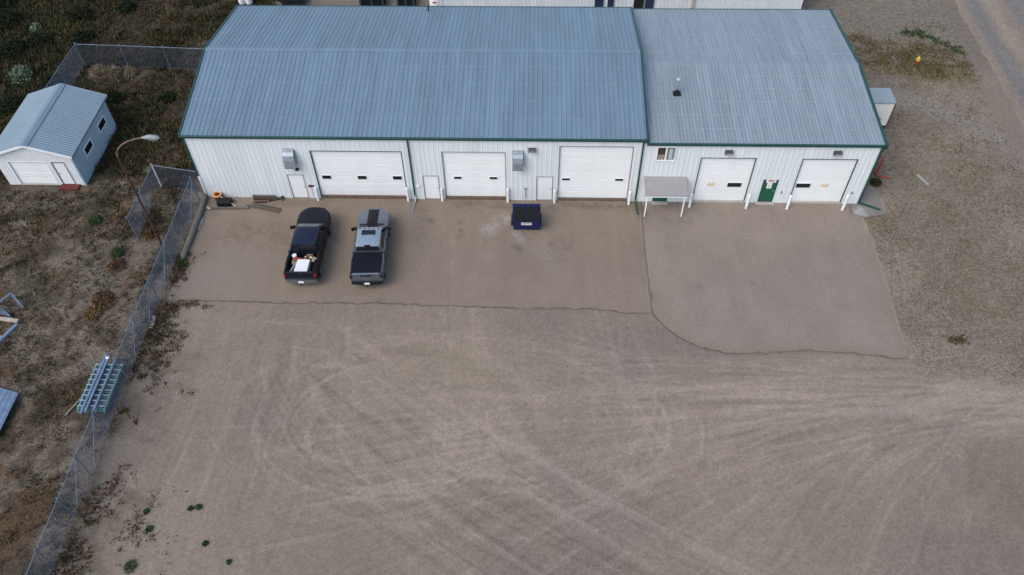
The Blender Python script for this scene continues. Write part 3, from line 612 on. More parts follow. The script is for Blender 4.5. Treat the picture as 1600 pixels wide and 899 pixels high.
box('floor_slab', sx0+.05, sx1-.05, sy0+.2, sy1-.05, .0, .06, CONC, S)
for sgn in (1, -1):
    xe = sx1+.22 if sgn > 0 else sx0-.22; L = math.hypot(abs(xe-sc), sr-se+.06); an = math.atan2(sr-se+.06, abs(xe-sc)); npn = 8; wd = (sy1-sy0+.4)/npn
    pr = ribprof(wd-.004, 4, .022, .05, .02); n = len(pr); mb = MB()
    mb.add([(u, t, z) for t in (0, L) for u, z in pr]+[(0, 0, -.02), (wd-.004, 0, -.02), (0, L, -.02), (wd-.004, L, -.02)], [(i, i+1, i+1+n, i+n) for i in range(n-1)]+[tuple(range(n))+(2*n+1, 2*n), tuple(range(n, 2*n))+(2*n+3, 2*n+2)])
    me = mb.mesh('roof_panel', SHEDR)
    for k in range(npn):
        yy = sy0-.2+k*wd
        link('roof_panel', me, S, Matrix.Translation((xe, yy if sgn > 0 else yy+wd-.004, se-.06)) @ Matrix.Rotation(math.pi/2*sgn, 4, 'Z') @ Matrix.Rotation(an, 4, 'X'))
    MB().box(min(xe, xe-.04*sgn), max(xe, xe-.04*sgn), sy0-.2, sy1+.2, se-.2, se-.085).build('eave_trim', SHEDR, S)
    for ya, yb, mm in ((sy0-.235, sy0-.203, WPAINT), (sy1+.203, sy1+.235, SHEDB)):
        MB().prism([(xe, se-.03), (sc, sr+.03), (sc, sr-.13), (xe, se-.19)], ya, yb, 'y').build('rake_trim', mm, S)
MB().prism([(sc-.3, sr-.05), (sc, sr+.05), (sc+.3, sr-.05), (sc, sr+.02)], sy0-.24, sy1+.24, 'y').build('ridge_cap', SHEDR, S)
overhead_door(S, *SD, [], WPAINT, 4, sy0, CONC); man_door(S, *SM, DOORW, sy0, mat('dark_bronze_frame', (.05, .045, .045), .5), False)
for a, b, c, e in SW:
    x_ = sx1
    f = MB().box(x_-.04, x_+.05, a, a+.06, c, e).box(x_-.04, x_+.03, b-.07, b, c, e).box(x_-.04, x_+.03, a+.07, b-.07, c, c+.07).box(x_-.04, x_+.03, a+.07, b-.07, e-.07, e).build('window', WPAINT, S)
    box('pane', x_-.02, x_-.005, a+.07, b-.07, c+.07, e-.07, DGLASS, f)
MB().box(sx1+.02, sx1+.06, sy0-.03, sy0+.08, 0, se-.2).box(sx1-.08, sx1+.02, sy0-.045, sy0-.02, 0, se-.2).build('corner_trim', SHEDB, S)
box('door_step', -10.25, -8.95, .45, .96, .0, .13, mat('dark_red_mat', (.10, .012, .012), .8, 0, .2, 5), S)

# ------------------------------------------------------------------ building behind
Bk = empty('rear_building', (29, 22, 0), 'white ribbed metal building behind, cut by the top edge', 'building')
bx0, bx1 = 14.05, 43.65
RW = [(26.72, 27.51, .75, 1.75), (27.78, 28.36, .75, 1.75), (29.93, 31.65, .3, 1.95)]
wall(Bk, front(22.0), bx0, bx1, 0, lambda u: 5., RW, WHITE2, 6, 1.85); wall(Bk, side(bx0, -1), 22.0, 36, 0, lambda u: 5.+1.1*(1-abs(u-29)/7), [], WHITE2); wall(Bk, side(bx1, 1), 22.0, 36, 0, lambda u: 5.+1.1*(1-abs(u-29)/7), [], WHITE2); wall(Bk, back(36), bx0, bx1, 0, lambda u: 5., [], WHITE2)
roof_slope(Bk, bx0-.1, bx1+.1, 21.9, 5.1, 29, 6.2, 32, 3, .03, ROOFG); roof_slope(Bk, bx0-.1, bx1+.1, 36.1, 5.1, 29, 6.2, 32, 3, .03, ROOFG)
MB().box(bx0-.07, bx0+.05, 21.93, 21.968, 0, 5).build('corner_trim', WPAINT, Bk); MB().box(bx1-.05, bx1+.07, 21.93, 21.968, 0, 5).build('corner_trim', WPAINT, Bk)
BLUEG = mat('blue_window_glass', (.02, .035, .07), .15)
for a, b, c, e in RW[:2]:
    f = MB().box(a, a+.05, 21.94, 22.06, c, e).box(b-.05, b, 21.94, 22.06, c, e).box(a+.05, b-.05, 21.94, 22.06, c, c+.05).box(a+.05, b-.05, 21.94, 22.06, e-.05, e).build('window', GALV, Bk); box('pane', a+.05, b-.05, 22.0, 22.02, c+.05, e-.05, BLUEG, f)
a, b, c, e = RW[2]
f = MB().box(a, a+.05, 21.94, 22.06, c, e).box(b-.05, b, 21.94, 22.06, c, e).box(a+.05, b-.05, 21.94, 22.06, e-.05, e).box(30.78, 30.9, 21.95, 22.05, c, e-.05).build('window', GALV, Bk); box('pane', a+.05, 30.78, 22.0, 22.02, c, e-.05, DGLASS, f); box('pane', 30.9, b-.05, 22.0, 22.02, c, e-.05, BLUEG, f)
MB().box(34.72, 34.95, 21.88, 21.965, 0, 4.9).build('downspout', mat('beige_trim', (.42, .36, .25), .6), Bk)
MB().tube([(32.8, 21.6, 0), (32.8, 21.6, .95), (33.0, 21.6, 1.02), (34.0, 21.6, 1.02)], .03, 6).tube([(34, 21.6, 0), (34, 21.6, 1.05)], .03, 6).build('handrail', GALVD, Bk)

# ------------------------------------------------------------------ pickup trucks (local: +y forward, x right)
def truck(name, loc, rz, label, paint, roofpaint, trim, cover, wsm=None):
    wsm = wsm or DGLASS
    T = empty(name, loc, label, 'pickup truck', 'pickups parked nose-in by the wall', rz); TM = wm(T)
    def part(nm, mb, mats, par=None, smooth=True):
        return link(nm, mb.mesh(nm, mats, smooth), par or T, TM)
    zf, zw = .56, .40       # arch top helper, wheel centre
    WY = (1.78, -1.80)
    def hw(y):
        if y > 2.2: return 1.0-.42*((y-2.2)/.72)**2.2 if y < 2.92 else .58
        if y < -2.6: return 1.0-.05*((-2.6-y)/.3)
        fl = max(math.exp(-((y-q)/.42)**4) for q in WY); return .975+.035*fl
    def topz(y):
        if y > 1.3: return 1.24-.13*((y-1.3)/1.6)**1.6
        if y > -1.02: return 1.28
        return 1.35
    def zb(y):
        z = .48
        for q in WY:
            d = abs(y-q)
            if d < .54: z = max(z, .42+math.sqrt(max(0, .54**2-d*d))*.92)
        return z
    st = sorted(set([2.92, 2.88, 2.8, 2.68, 2.5, 2.3, 1.2, .8, .4, 0, -.4, -.8, -1.0, -1.03, -1.06, -1.1, -2.5, -2.7, -2.80]+[q+d*.54/6 for q in WY for d in range(-7, 8)]), reverse=True)
    sec = []
    for y in st:
        h = hw(y); t = topz(y); b = zb(y); bed = y < -1.045 and y > -2.75
        hood = y > 1.3
        p = [(h*.95, min(b, t-.3)), (h, max(.74, min(b+.05, t-.25))), (h*1.0, min(1.05, t-.12)), (h-.03, t-.05), (h-.08, t)]
        if bed: p += [(h-.14, t), (h-.16, .80), (0, .80)]
        else:
            cr = .05 if hood else .0; p += [(h-.25, t+cr*.5), (h*.45, t+cr*.85), (0, t+cr)]
        sec.append((y, p))
    mb = MB(); n = 8
    for sgn in (1, -1):
        base = len(mb.v)
        for y, p in sec: mb.v += [(sgn*x, y, z) for x, z in p]
        for i in range(len(sec)-1):
            for k in range(n-1):
                f = (base+i*n+k, base+i*n+k+1, base+i*n+n+k+1, base+i*n+n+k); mb.f.append(f if sgn > 0 else f[::-1]); mb.m.append(1 if (k >= 5 and -1.04 > sec[i][0] > -2.74) or (k == 4 and -1.04 > sec[i][0] > -2.74) else 0)
    for si in (0, len(sec)-1):
        y, p = sec[si]; mb.add([(x, y, z) for x, z in p]+[(-x, y, z) for x, z in reversed(p[:-1])], [tuple(range(15))], 0)
    me = mb.mesh('body', [paint, BLACK], False); bm = bmesh.new(); bm.from_mesh(me); bmesh.ops.remove_doubles(bm, verts=bm.verts, dist=.002); bmesh.ops.recalc_face_normals(bm, faces=bm.faces); bm.to_mesh(me); bm.free()
    me.polygons.foreach_set('use_smooth', [True]*len(me.polygons)); me.set_sharp_from_angle(angle=R(32))
    body = link('body', me, T, TM)
    part('chassis', MB().box(-.8, .8, -2.7, 2.6, .32, .62), BLACK, None, False)
    part('grille', MB().box(-.62, .62, 2.86, 2.95, .62, 1.0), BLACK, body, False)
    part('bumper', MB().prism([(-.95, 2.45), (-.6, 2.9), (0, 2.98), (.6, 2.9), (.95, 2.45), (.7, 2.4), (-.7, 2.4)], .42, .66, 'z'), trim)
    # cab
    def ring(y0, y1, h0, h1, z, r=.16):
        """rounded rectangle, front half width h1, rear h0"""
        out = []
        for cx, cy, a0, hx in ((1, 1, 0, h1), (-1, 1, 90, h1), (-1, 0, 180, h0), (1, 0, 270, h0)):
            for k in range(5):
                a = R(a0+k*22.5); out.append((cx*(hx-r)+r*math.cos(a), (y1-r if cy else y0+r)+r*math.sin(a), z))
        return out
    lv = [ring(-1.02, 1.36, .90, .92, 1.26, .10), ring(-1.015, 1.28, .89, .90, 1.32, .10), ring(-.985, .62, .745, .735, 1.80, .13), ring(-.96, .54, .70, .69, 1.865, .14), ring(-.80, .38, .54, .54, 1.905, .16), ring(-.4, .1, .2, .2, 1.92, .1)]
    mb = MB(); N = 20
    for q in lv: mb.v += q
    for i in range(len(lv)-1):
        for k in range(N): mb.f.append((i*N+k, i*N+(k+1) % N, i*N+N+(k+1) % N, i*N+N+k)); mb.m.append(0 if i < 2 else 1)
    mb.f.append(tuple(range((len(lv)-1)*N, len(lv)*N))); mb.m.append(1)
    cab = part('cab', mb, [paint, roofpaint])
    gl = DGLASS
    def pane(nm, a, b, c, d, m=gl):
        """quad on the cab side between belt and roof with a small thickness outward"""
        a, b, c, d = map(Vector, (a, b, c, d)); nn = (b-a).cross(d-a).normalized()*.012
        mb = MB(); mb.add([a, b, c, d, a+nn, b+nn, c+nn, d+nn], [(0, 1, 2, 3), (4, 5, 6, 7), (0, 1, 5, 4), (1, 2, 6, 5), (2, 3, 7, 6), (3, 0, 4, 7)]); part(nm, mb, m, cab, False)
    def X(z, f): return .895+(z-1.32)/(1.80-1.32)*(.74-.895)
    for s in (1, -1):
        for y0, y1, y2, y3 in ((.16, 1.06, .46, .14), (-.86, .08, .08, -.80)):
            q = [(s*X(1.34, 0), y0, 1.34), (s*X(1.34, 0), y1, 1.34), (s*X(1.76, 0), y2, 1.76), (s*X(1.76, 0), y3, 1.76)]
            pane('side_window', *(q if s > 0 else q[::-1]))
    ws = lambda z: 1.28+(z-1.32)/(1.80-1.32)*(.62-1.28)
    pane('windshield', (.76, ws(1.34), 1.34), (-.76, ws(1.34), 1.34), (-.63, ws(1.78), 1.78), (.63, ws(1.78), 1.78), wsm)
    rw = lambda z: -1.015+(z-1.32)/(1.80-1.32)*.03
    pane('rear_window', (-.74, rw(1.45), 1.45), (.74, rw(1.45), 1.45), (.64, rw(1.765), 1.765), (-.64, rw(1.765), 1.765))
    part('wiper_cowl', MB().prism([(-.8, 1.22), (-.75, 1.42), (0, 1.47), (.75, 1.42), (.8, 1.22)], 1.262, 1.29, 'z'), BLACK, cab, False)
    # mirrors, wheels, lights, tailgate
    for s in (1, -1):
        part('mirror', MB().prism([(s*.93, 1.02), (s*1.2, .94), (s*1.24, .86), (s*1.2, .82), (s*.95, .9)], 1.27, 1.46, 'z'), BLACK)
        part('cab_gap', MB().box(min(s*.80, s*.982), max(s*.80, s*.982), -1.058, -1.036, .55, 1.358), BLACK, None, False)
        for yy in (1.12, .12, -.92): part('door_seam', MB().box(min(s*.90, s*.981), max(s*.90, s*.981), yy-.008, yy+.008, .55, 1.24), BLACK, None, False)
        part('door_handle', MB().box(min(s*.985, s*1.005), max(s*.985, s*1.005), .2, .4, 1.02, 1.06), trim, None, False)
        for q in WY:
            c = (s*.86, q, zw)
            wl = part('wheel', MB().lathe([(.30, -.13*s), (.375, -.12*s), (.40, -.08*s), (.40, .08*s), (.375, .12*s), (.27, .13*s)], c, 22, 0, 'x'), RUBBER)
            part('rim', MB().lathe([(.27, .125*s), (.25, .137*s), (.10, .112*s), (.06, .14*s), (.01, .142*s)], c, 16, 0, 'x'), GALV, wl)
        part('tail_light', MB().prism([(s*.84, -2.795), (s*.955, -2.795), (s*.962, -2.60), (s*.975, -2.62), (s*.965, -2.83), (s*.84, -2.83)], .98, 1.24, 'z'), mat('tail_lamp_red', (.25, .008, .01), .25) if not cover else BLACK)
        part('headlight', MB().prism([(s*.60, 2.86), (s*.88, 2.55), (s*.93, 2.5), (s*.90, 2.62), (s*.66, 2.92)], .86, 1.02, 'z'), mat('headlamp', (.4, .42, .44), .15))
    tg = part('tailgate', MB().prism([(-2.79, .72), (-2.79, 1.35), (-2.72, 1.365), (-2.70, 1.33), (-2.74, .72)], -.79, .79, 'x').prism([(-2.83, 1.29), (-2.83, 1.35), (-2.77, 1.372), (-2.74, 1.35)], -.79, .79, 'x'), paint, None, False)
    rb = part('rear_bumper', MB().prism([(-.97, -2.62), (-.93, -2.86), (-.5, -2.93), (.5, -2.93), (.93, -2.86), (.97, -2.62), (.8, -2.6), (-.8, -2.6)], .50, .70, 'z'), trim, None, False)
    part('plate', MB().box(-.155, .155, -2.955, -2.932, .55, .70), WPAINT, rb, False)
    part('hitch', MB().box(-.05, .05, -3.0, -2.9, .40, .48), BLACK, rb, False)
    return T, TM, part, cab, body, tg
DARKP = mat('dark_navy_paint', (.006, .008, .014), .45, .0, .08, 3, coat=.06, spec=.2); DARKR = mat('navy_roof_paint', (.008, .012, .03), .3, .2, .06, 3, coat=.3, spec=.4)
SILV = mat('silver_paint', (.15, .175, .205), .3, .6, .05, 3, coat=.4); CHR = mat('chrome_bumper', (.28, .29, .30), .25, .8, .05)
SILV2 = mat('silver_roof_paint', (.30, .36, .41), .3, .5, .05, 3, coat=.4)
T1, TM1, part1, cab1, body1, tg1 = truck('pickup_truck', (7.98, -4.98, 0.012), R(0.6), 'dark navy pickup with junk and a white box in its open bed', DARKP, DARKR, CHR, False, mat('windshield_sky_reflection', (.22, .28, .25), .2, 0, .25, 6))  # pale windshield colour: sky reflection painted into the glass
part1('emblem', MB().prism([(-.06, 1.24), (.06, 1.24), (.065, 1.17), (.0, 1.08), (-.065, 1.17)], -2.80, -2.792, 'y'), GALV, tg1, False)
T2, TM2, part2, cab2, body2, tg2 = truck('pickup_truck', (11.86, -5.03, 0.012), R(2.6), 'silver pickup with black hood stripe, sunroof and black bed cover', SILV, SILV2, BLACK, True)
part2('bed_cover', MB().prism([(-.89, 1.345), (-.87, 1.368), (0, 1.38), (.87, 1.368), (.89, 1.345)], -2.69, -1.07, 'y'), mat('black_vinyl_cover', (.006, .007, .012), .6, 0, .1, 2, spec=.15))
hs = MB()
def hoodz(y, x): return 1.24-.13*((y-1.3)/1.6)**1.6+.05*(1-.3*(abs(x)/.5)**2)
ysq = [1.45, 1.7, 2.0, 2.3, 2.6, 2.8]; xsq = [-.33, -.2, 0, .2, .33]
hs.add([(x, y, hoodz(y, x)+(.045 if abs(x) < .3 and 1.5 < y < 2.7 else .012)) for y in ysq for x in xsq], [(i*5+k, i*5+k+1, i*5+k+6, i*5+k+5) for i in range(5) for k in range(4)])
part2('hood_stripe', hs, BLACK, body2)
part2('sunroof', MB().prism([(-.42, -.14), (-.42, .26), (.42, .26), (.42, -.14)], 1.905, 1.93, 'z'), DGLASS, cab2, False)
for k in range(5): part2('marker_light', MB().prism([(-.56+k*.28-.05, .40), (-.56+k*.28-.03, .48), (-.56+k*.28+.03, .48), (-.56+k*.28+.05, .40)], 1.86, 1.915, 'z'), BLACK, cab2, False)
part2('brake_light', MB().box(-.16, .16, -1.03, -.93, 1.80, 1.885), BLACK, cab2, False)
text_mesh('tailgate_lettering', 'RAM', .22, BLACK, TM2 @ Matrix.Translation((0, -2.80, 1.17)) @ Matrix.Rotation(math.pi/2, 4, 'X'), tg2, .006, .012, 1.45)
# load in the dark truck's bed (things of their own)
def at1(mb, name, m, label, cat, group=None): o = mb.build(name, m); o.matrix_basis = TM1; return tag(o, label, cat, group)
at1(MB().prism([(-.40, -2.68), (.40, -2.68), (.42, -1.62), (-.32, -1.60)], .81, 1.20, 'z').box(-.32, .38, -2.62, -1.66, 1.201, 1.212), 'white_box', mat('white_enamel', (.68, .68, .67), .4, 0, .04, 3), 'large flat white box lying in the dark pickup bed', 'box')
at1(MB().bar((-.72, -2.6, 1.0), (-.36, -1.5, 1.05), .12, .04), 'plank', mat('grey_board', (.22, .22, .22), .8), 'narrow grey board beside the white box in the pickup bed', 'plank')
bk = at1(MB().lathe([(.11, .81), (.14, 1.16), (.15, 1.17), (.13, 1.18), (.02, 1.18)], (-.62, -1.25, 0), 14), 'bucket', WPAINT, 'white bucket in the front left corner of the pickup bed', 'bucket')
rj = random.Random(5); JC = [mat('junk_red', (.30, .045, .03), .7), mat('junk_tan', (.42, .30, .2), .8), mat('junk_brown', (.14, .07, .04), .8), mat('junk_white', (.55, .53, .5), .7)]
JL = ['red', 'tan', 'brown', 'off-white']
for k in range(24):
    x_, y_ = rj.uniform(-.5, .66), rj.uniform(-1.66, -1.14); a = rj.uniform(0, 6.28); L = rj.uniform(.08, .24); z_ = rj.uniform(.9, 1.26); ci = rj.choice([0, 0, 1, 1, 2, 3])
    at1(MB().prism([(x_+L*math.cos(a+t)*rj.uniform(.5, 1), y_+.6*L*math.sin(a+t)*rj.uniform(.6, 1)) for t in (0, 1.3, 2.4, 3.6, 5)], z_-.06, z_, 'z'), 'scrap_piece', JC[ci], '%s scrap piece in the junk heap behind the dark pickup cab' % JL[ci], 'scrap', 'scrap heap in the pickup bed')
for k, (x_, y_) in enumerate(((-.66, -1.5), (-.64, -1.72), (-.6, -1.62))):
    at1(MB().lathe([(.05, .81), (.09, .84), (.09, .98), (.03, 1.02)], (x_, y_, .02*k), 8), 'can', mat('tan_can', (.3, .27, .22), .6), 'small tan can behind the white bucket in the pickup bed', 'can', 'cans in the pickup bed')

# ------------------------------------------------------------------ dumpster
BLUE = mat('dumpster_blue_paint', (.008, .013, .085), .5, 0, .12, 2, spec=.3); Dm = empty('dumpster', (21.45, -2.4, 0.012), 'dark blue dumpster with two black lids and a white label', 'dumpster')
dx0, dx1 = 20.62, 22.30
MB().prism([(-2.80, .10), (-3.12, 1.12), (-3.12, 1.18), (-1.92, 1.45), (-1.86, 1.45), (-1.86, .10)], dx0, dx1, 'x').build('body', BLUE, Dm)
MB().bar((dx0-.03, -3.12, 1.16), (dx1+.03, -3.12, 1.16), .07).bar((dx0-.03, -1.9, 1.44), (dx1+.03, -1.9, 1.44), .07, .09).bar((dx0-.02, -3.12, 1.17), (dx0-.02, -1.9, 1.44), .05).bar((dx1+.02, -3.12, 1.17), (dx1+.02, -1.9, 1.44), .05).build('rim', BLUE, Dm)
for k in range(2):
    a, b = dx0+.02+k*.84, dx0+.82+k*.84
    ld = MB().prism([(-3.17, 1.195), (-3.17, 1.235), (-2.1, 1.475), (-2.1, 1.43)], a, b, 'x').build('lid', BLACK, Dm)
    for j in range(6):
        x_ = a+.08+j*.13; MB().prism([(-3.14, 1.236), (-3.14, 1.30), (-2.16, 1.52), (-2.16, 1.452)], x_-.035, x_+.035, 'x').build('lid_rib', BLACK, ld)
    for j in (.2, .6): MB().box(a+j-.05, a+j+.05, -2.12, -1.96, 1.46, 1.51).build('hinge', BLUE, ld)
for s, x_ in ((-1, dx0), (1, dx1)):
    MB().box(min(x_, x_+s*.13), max(x_, x_+s*.13), -2.98, -2.1, .62, .86).build('fork_pocket', BLACK, Dm)
n_ = Vector((0, -1.02, -.32)).normalized(); lb = MB(); lb.add([(21.13, -2.996, .70), (21.80, -2.996, .70), (21.80, -3.112, 1.06), (21.13, -3.112, 1.06)], [(0, 1, 2, 3)]); lb.add([(21.13, -2.98, .705), (21.80, -2.98, .705), (21.80, -3.09, 1.055), (21.13, -3.09, 1.055)], [(3, 2, 1, 0)])
lo = lb.build('label_plate', SIGN, Dm); q = MB(); q.add([(21.2, -3.086, .95), (21.73, -3.086, .95), (21.73, -3.106, 1.01), (21.2, -3.106, 1.01)], [(0, 1, 2, 3)]); q.build('label_print', mat('ink_grey', (.22, .25, .26), .6), lo)
for x_ in (dx0+.1, dx1-.1):
    for y_ in (-2.7, -2.0): MB().lathe([(.06, -.03), (.06, .03)], (x_, y_, .075), 10, 0, 'x').build('caster', BLACK, Dm)

# ------------------------------------------------------------------ fences
def fence(name, pts, h, label, posts, wire=True, corner=(), brace=(), barb=True):
    F_ = empty(name, (pts[0][0], pts[0][1], 0), label, 'fence', 'galvanised chain-link fences')
    for k, (x, y) in enumerate(posts):
        big = k in corner; po = MB().tube([(x, y, -.05), (x, y, h+(.08 if big else .02))], .045 if big else .03, 8).build('post', FENCEG, F_, True)
        MB().lathe([(.05, h), (.055, h+.05), (.02, h+.1)], (x, y, .0), 8).build('post_cap', FENCEG, po)
    for a, b in brace: MB().tube([a, b], .022, 6).build('brace', FENCEG, F_)
    for (ax, ay), (bx, by) in zip(pts[:-1], pts[1:]):
        MB().tube([(ax, ay, h-.04), (bx, by, h-.04)], .024, 6).build('top_rail', FENCEG, F_)
        if barb: MB().tube([(ax-.10, ay, h+.14), (bx-.10, by, h+.14)], .009, 4).build('barbed_wire', GALVD, F_)
        MB().tube([(ax, ay, .06), (bx, by, .06)], .008, 4).build('bottom_wire', GALVD, F_)
        L = math.hypot(bx-ax, by-ay); d = Vector((bx-ax, by-ay, 0))/L; nrm = Vector((-d.y, d.x, 0)); H = h-.1; V = []; Fa = []; sp = .062
        for s in (1, -1):
            t = -H if s > 0 else 0
            while t < (L if s > 0 else L+H):
                t0, z0 = t, .05; t1, z1 = t+s*H, .05+H
                lo_, hi_ = 0., 1.
                if s > 0: lo_ = max(0, -t0/H); hi_ = min(1, (L-t0)/H)
                else: lo_ = max(0, (t0-L)/H); hi_ = min(1, t0/H)
                if hi_-lo_ > .01:
                    p = Vector((ax, ay, 0))+d*(t0+s*H*lo_)+Vector((0, 0, z0+H*lo_)); q_ = Vector((ax, ay, 0))+d*(t0+s*H*hi_)+Vector((0, 0, z0+H*hi_))
                    a1 = (q_-p).normalized().cross(nrm)*.003; o1 = nrm*.003*s; b_ = len(V)
                    V += [p+a1+o1, p-a1+o1, p-o1, q_+a1+o1, q_-a1+o1, q_-o1]; Fa += [(b_, b_+1, b_+4, b_+3), (b_+1, b_+2, b_+5, b_+4), (b_+2, b_, b_+3, b_+5)]
                t += sp
        o = link('chain_link', fast('chain_link', V, Fa, None, GALVD, 4), F_); o['kind'] = 'stuff'
    return F_
fx = -.45
ps = [(fx, y) for y in (-.3, -2.9, -6.0, -9.0, -11.8, -14.6, -17.95, -20.4, -22.6, -25.1, -28)]
fence('chain_link_fence', [(fx, -.3), (fx, -28)], 2.0, 'long chain-link fence running from the building corner to the bottom left', ps, corner=(0, 6), brace=[((fx, -.3, 1.7), (fx, -2.2, .1)), ((fx, -.3, 1.2), (fx+.5, -.1, .1)), ((fx, -6, 1.9), (fx, -7.9, .1)), ((fx, -9, 1.9), (fx, -10.8, .1)), ((fx, -11.8, 1.9), (fx, -13.4, .1)), ((fx, -17.95, 1.9), (fx, -15.8, .1)), ((fx, -17.95, 1.9), (fx, -19.9, .1)), ((fx, -20.4, 1.9), (fx, -22.2, .1)), ((fx, -25.1, 1.9), (fx, -23.2, .1))])
fence('chain_link_fence', [(-.12, .35), (-3.4, .95), (-3.4, -3.95)], 1.95, 'small L-shaped chain-link pen around the lamp post', [(-.16, .36), (-3.4, .95), (-3.4, -1.5), (-3.4, -3.95)], corner=(1,), brace=[((-3.4, -3.9, 1.6), (-3.4, -2.2, .1)), ((-3.4, -1.5, 1.6), (-3.4, .2, .1))], barb=False)
fence('chain_link_fence', [(-3.2, 14.2), (-13.75, 14.75), (-13.85, 8.6)], 2.0, 'low chain-link fence behind the shed and weeds', [(-3.2, 14.2), (-6.8, 14.4), (-10.2, 14.57), (-13.75, 14.75), (-13.8, 11.6), (-13.85, 8.6)], corner=(3,), barb=False)
for o in list(bpy.data.objects):
    if o.name.startswith('post') and o.parent and o.parent.get('label', '').startswith('small L') and abs(o.data.vertices[0].co.x+3.4) < .1 and abs(o.data.vertices[0].co.y-.95) < .1: o.data.materials[0] = WPAINT

# ------------------------------------------------------------------ lamp
Lp = empty('street_lamp', (-1.65, -4.52, 0), 'rusty leaning lamp post with curved arm and grey lamp head', 'street lamp')
lx, ly = -1.65, -4.52
MB().tube([(lx, ly, 0), (lx, ly, 3), (lx+.0, ly, 7.4)], [.085, .07, .055], 10).build('pole', RUST, Lp, True)
arc = [(lx, ly, 7.35)]+[(lx+1.75*(1-math.cos(t)), ly+.3*(1-math.cos(t)), 7.4+1.15*math.sin(t)) for t in [R(a) for a in range(0, 91, 15)]]
MB().tube(arc, [.052]*3+[.042]*(len(arc)-3), 8).build('arm', mat('rusty_pale_pipe', (.16, .10, .08), .7, .1, .3, 3), Lp, True)
hx, hy, hz = arc[-1]
GALVL = mat('lamp_grey', (.22, .25, .27), .6, .1)
hd = MB().tube([(hx-.05, hy, hz), (hx+.15, hy, hz+.02), (hx+.4, hy+.02, hz+.02), (hx+.75, hy+.02, hz+.0), (hx+.92, hy+.02, hz-.03)], [.05, .11, .165, .155, .06], 10).build('lamp_head', GALVL, Lp, True)
MB().tube([(hx+.3, hy+.02, hz-.12), (hx+.75, hy+.02, hz-.13)], [.08, .08], 10).build('lens', mat('lamp_lens', (.3, .31, .32), .25), hd)

# ------------------------------------------------------------------ things lying about the yard edge
tag(MB().tube([(-.1, .25, .2), (.0, -1.5, .2), (.03, -3.6, .2), (.03, -5.7, .18)], [.17, .19, .18, .16], 12).build('timber_log', WOODG, None, True), 'long weathered grey timber pole lying along the fence', 'log')
def lying(name, p, q, wd, ht, m, label, cat, group=None, z=None):
    zz_ = ht/2+.02 if z is None else z; return tag(MB().bar((*p, zz_), (*q, zz_), wd, ht).build(name, m), label, cat, group)
lying('timber_block', (.28, -1.05), (.55, -1.28), .15, .12, WOODP, 'short pale timber block beside the grey pole end', 'timber')
lying('board', (.30, -2.1), (.24, -3.1), .16, .05, mat('grey_board', (.22, .22, .22), .8), 'short grey board on the asphalt beside the timber pole', 'plank')
lying('steel_beam', (.6, -1.15), (3.08, -1.08), .16, .10, mat('brown_grey_steel', (.12, .105, .09), .7, .2, .2), 'long brown steel beam lying before the black tub', 'beam')
for k, (p, q) in enumerate((((2.89, -.83), (5.19, -1.47)), ((3.19, -.62), (5.25, -1.22)))):
    o = empty('steel_channel', (p[0], p[1], .02), ['grey steel channel on the asphalt, nearer the trucks, of a crossed pair', 'grey steel channel lying just behind another like it near the wall'][k], 'channel', 'steel channels on the asphalt')
    cm = mat('brown_grey_steel', (.12, .105, .09), .7, .2, .2); d = Vector((q[0]-p[0], q[1]-p[1], 0)).normalized(); n2 = Vector((-d.y, d.x, 0))*.05
    MB().bar((*p, .03), (*q, .03), .13, .015).build('web', cm, o)
    for s in (1, -1): MB().bar((p[0]+s*n2.x*1.2, p[1]+s*n2.y*1.2, .075), (q[0]+s*n2.x*1.2, q[1]+s*n2.y*1.2, .075), .015, .08).build('flange', cm, o)
for k, (y_, lb) in enumerate(((-.26, 'rusty brown rail close to the wall beside the plain door'), (-.52, 'rusty brown rail farther from the wall beside the plain door'))):
    lying('rusty_rail', (3.2+.1*k, y_), (4.15, y_+.02), .09, .09, RUST, lb, 'rail')
tag(MB().prism([(-.12, .02), (-.16, .28), (-.07, .30), (-.05, .02)], 3.15, 4.65, 'x').build('sheet_metal_strip', mat('brown_grey_steel', (.12, .105, .09), .7, .2, .2)), 'grey bent sheet metal strip against the white wall', 'sheet metal')
tub = tag(MB().prism([(-.95, .02), (-1.0, .38), (-.42, .38), (-.46, .02)], .98, 1.85, 'x').build('plastic_tub', BLACK), 'black tub by the wall under the orange ring', 'tub')
ring_ = MB(); V = []
for i in range(20):
    for k in range(8):
        a, b = 2*math.pi*i/20, 2*math.pi*k/8; rr_ = .24+.075*math.cos(b); V.append((.85+rr_*math.cos(a), -.2+rr_*math.sin(a), .42+.075*math.sin(b)))
ring_.add(V, [(i*8+k, i*8+(k+1) % 8, ((i+1) % 20)*8+(k+1) % 8, ((i+1) % 20)*8+k) for i in range(20) for k in range(8)])
tag(ring_.build('hose_coil', mat('orange_hose', (.55, .24, .07), .6), None, True), 'orange coiled ring lying by the left wall corner', 'hose')
tag(MB().lathe([(.26, .02), (.26, .33), (.2, .34)], (.85, -.2, 0), 12).build('barrel_stub', RUST), 'rusty stub drum under the orange ring', 'drum')
tag(MB().bar((1.05, -.35, .42), (2.22, -.95, .06), .045).build('pole', mat('pale_grey_pole', (.5, .5, .47), .6)), 'pale pole leaning across the black tub', 'pole')
tag(MB().bar((1.07, -.1, .25), (2.25, -.36, .05), .05).build('pole', WOODP), 'tan pole lying between black tub and wall', 'pole')
rj = random.Random(9)
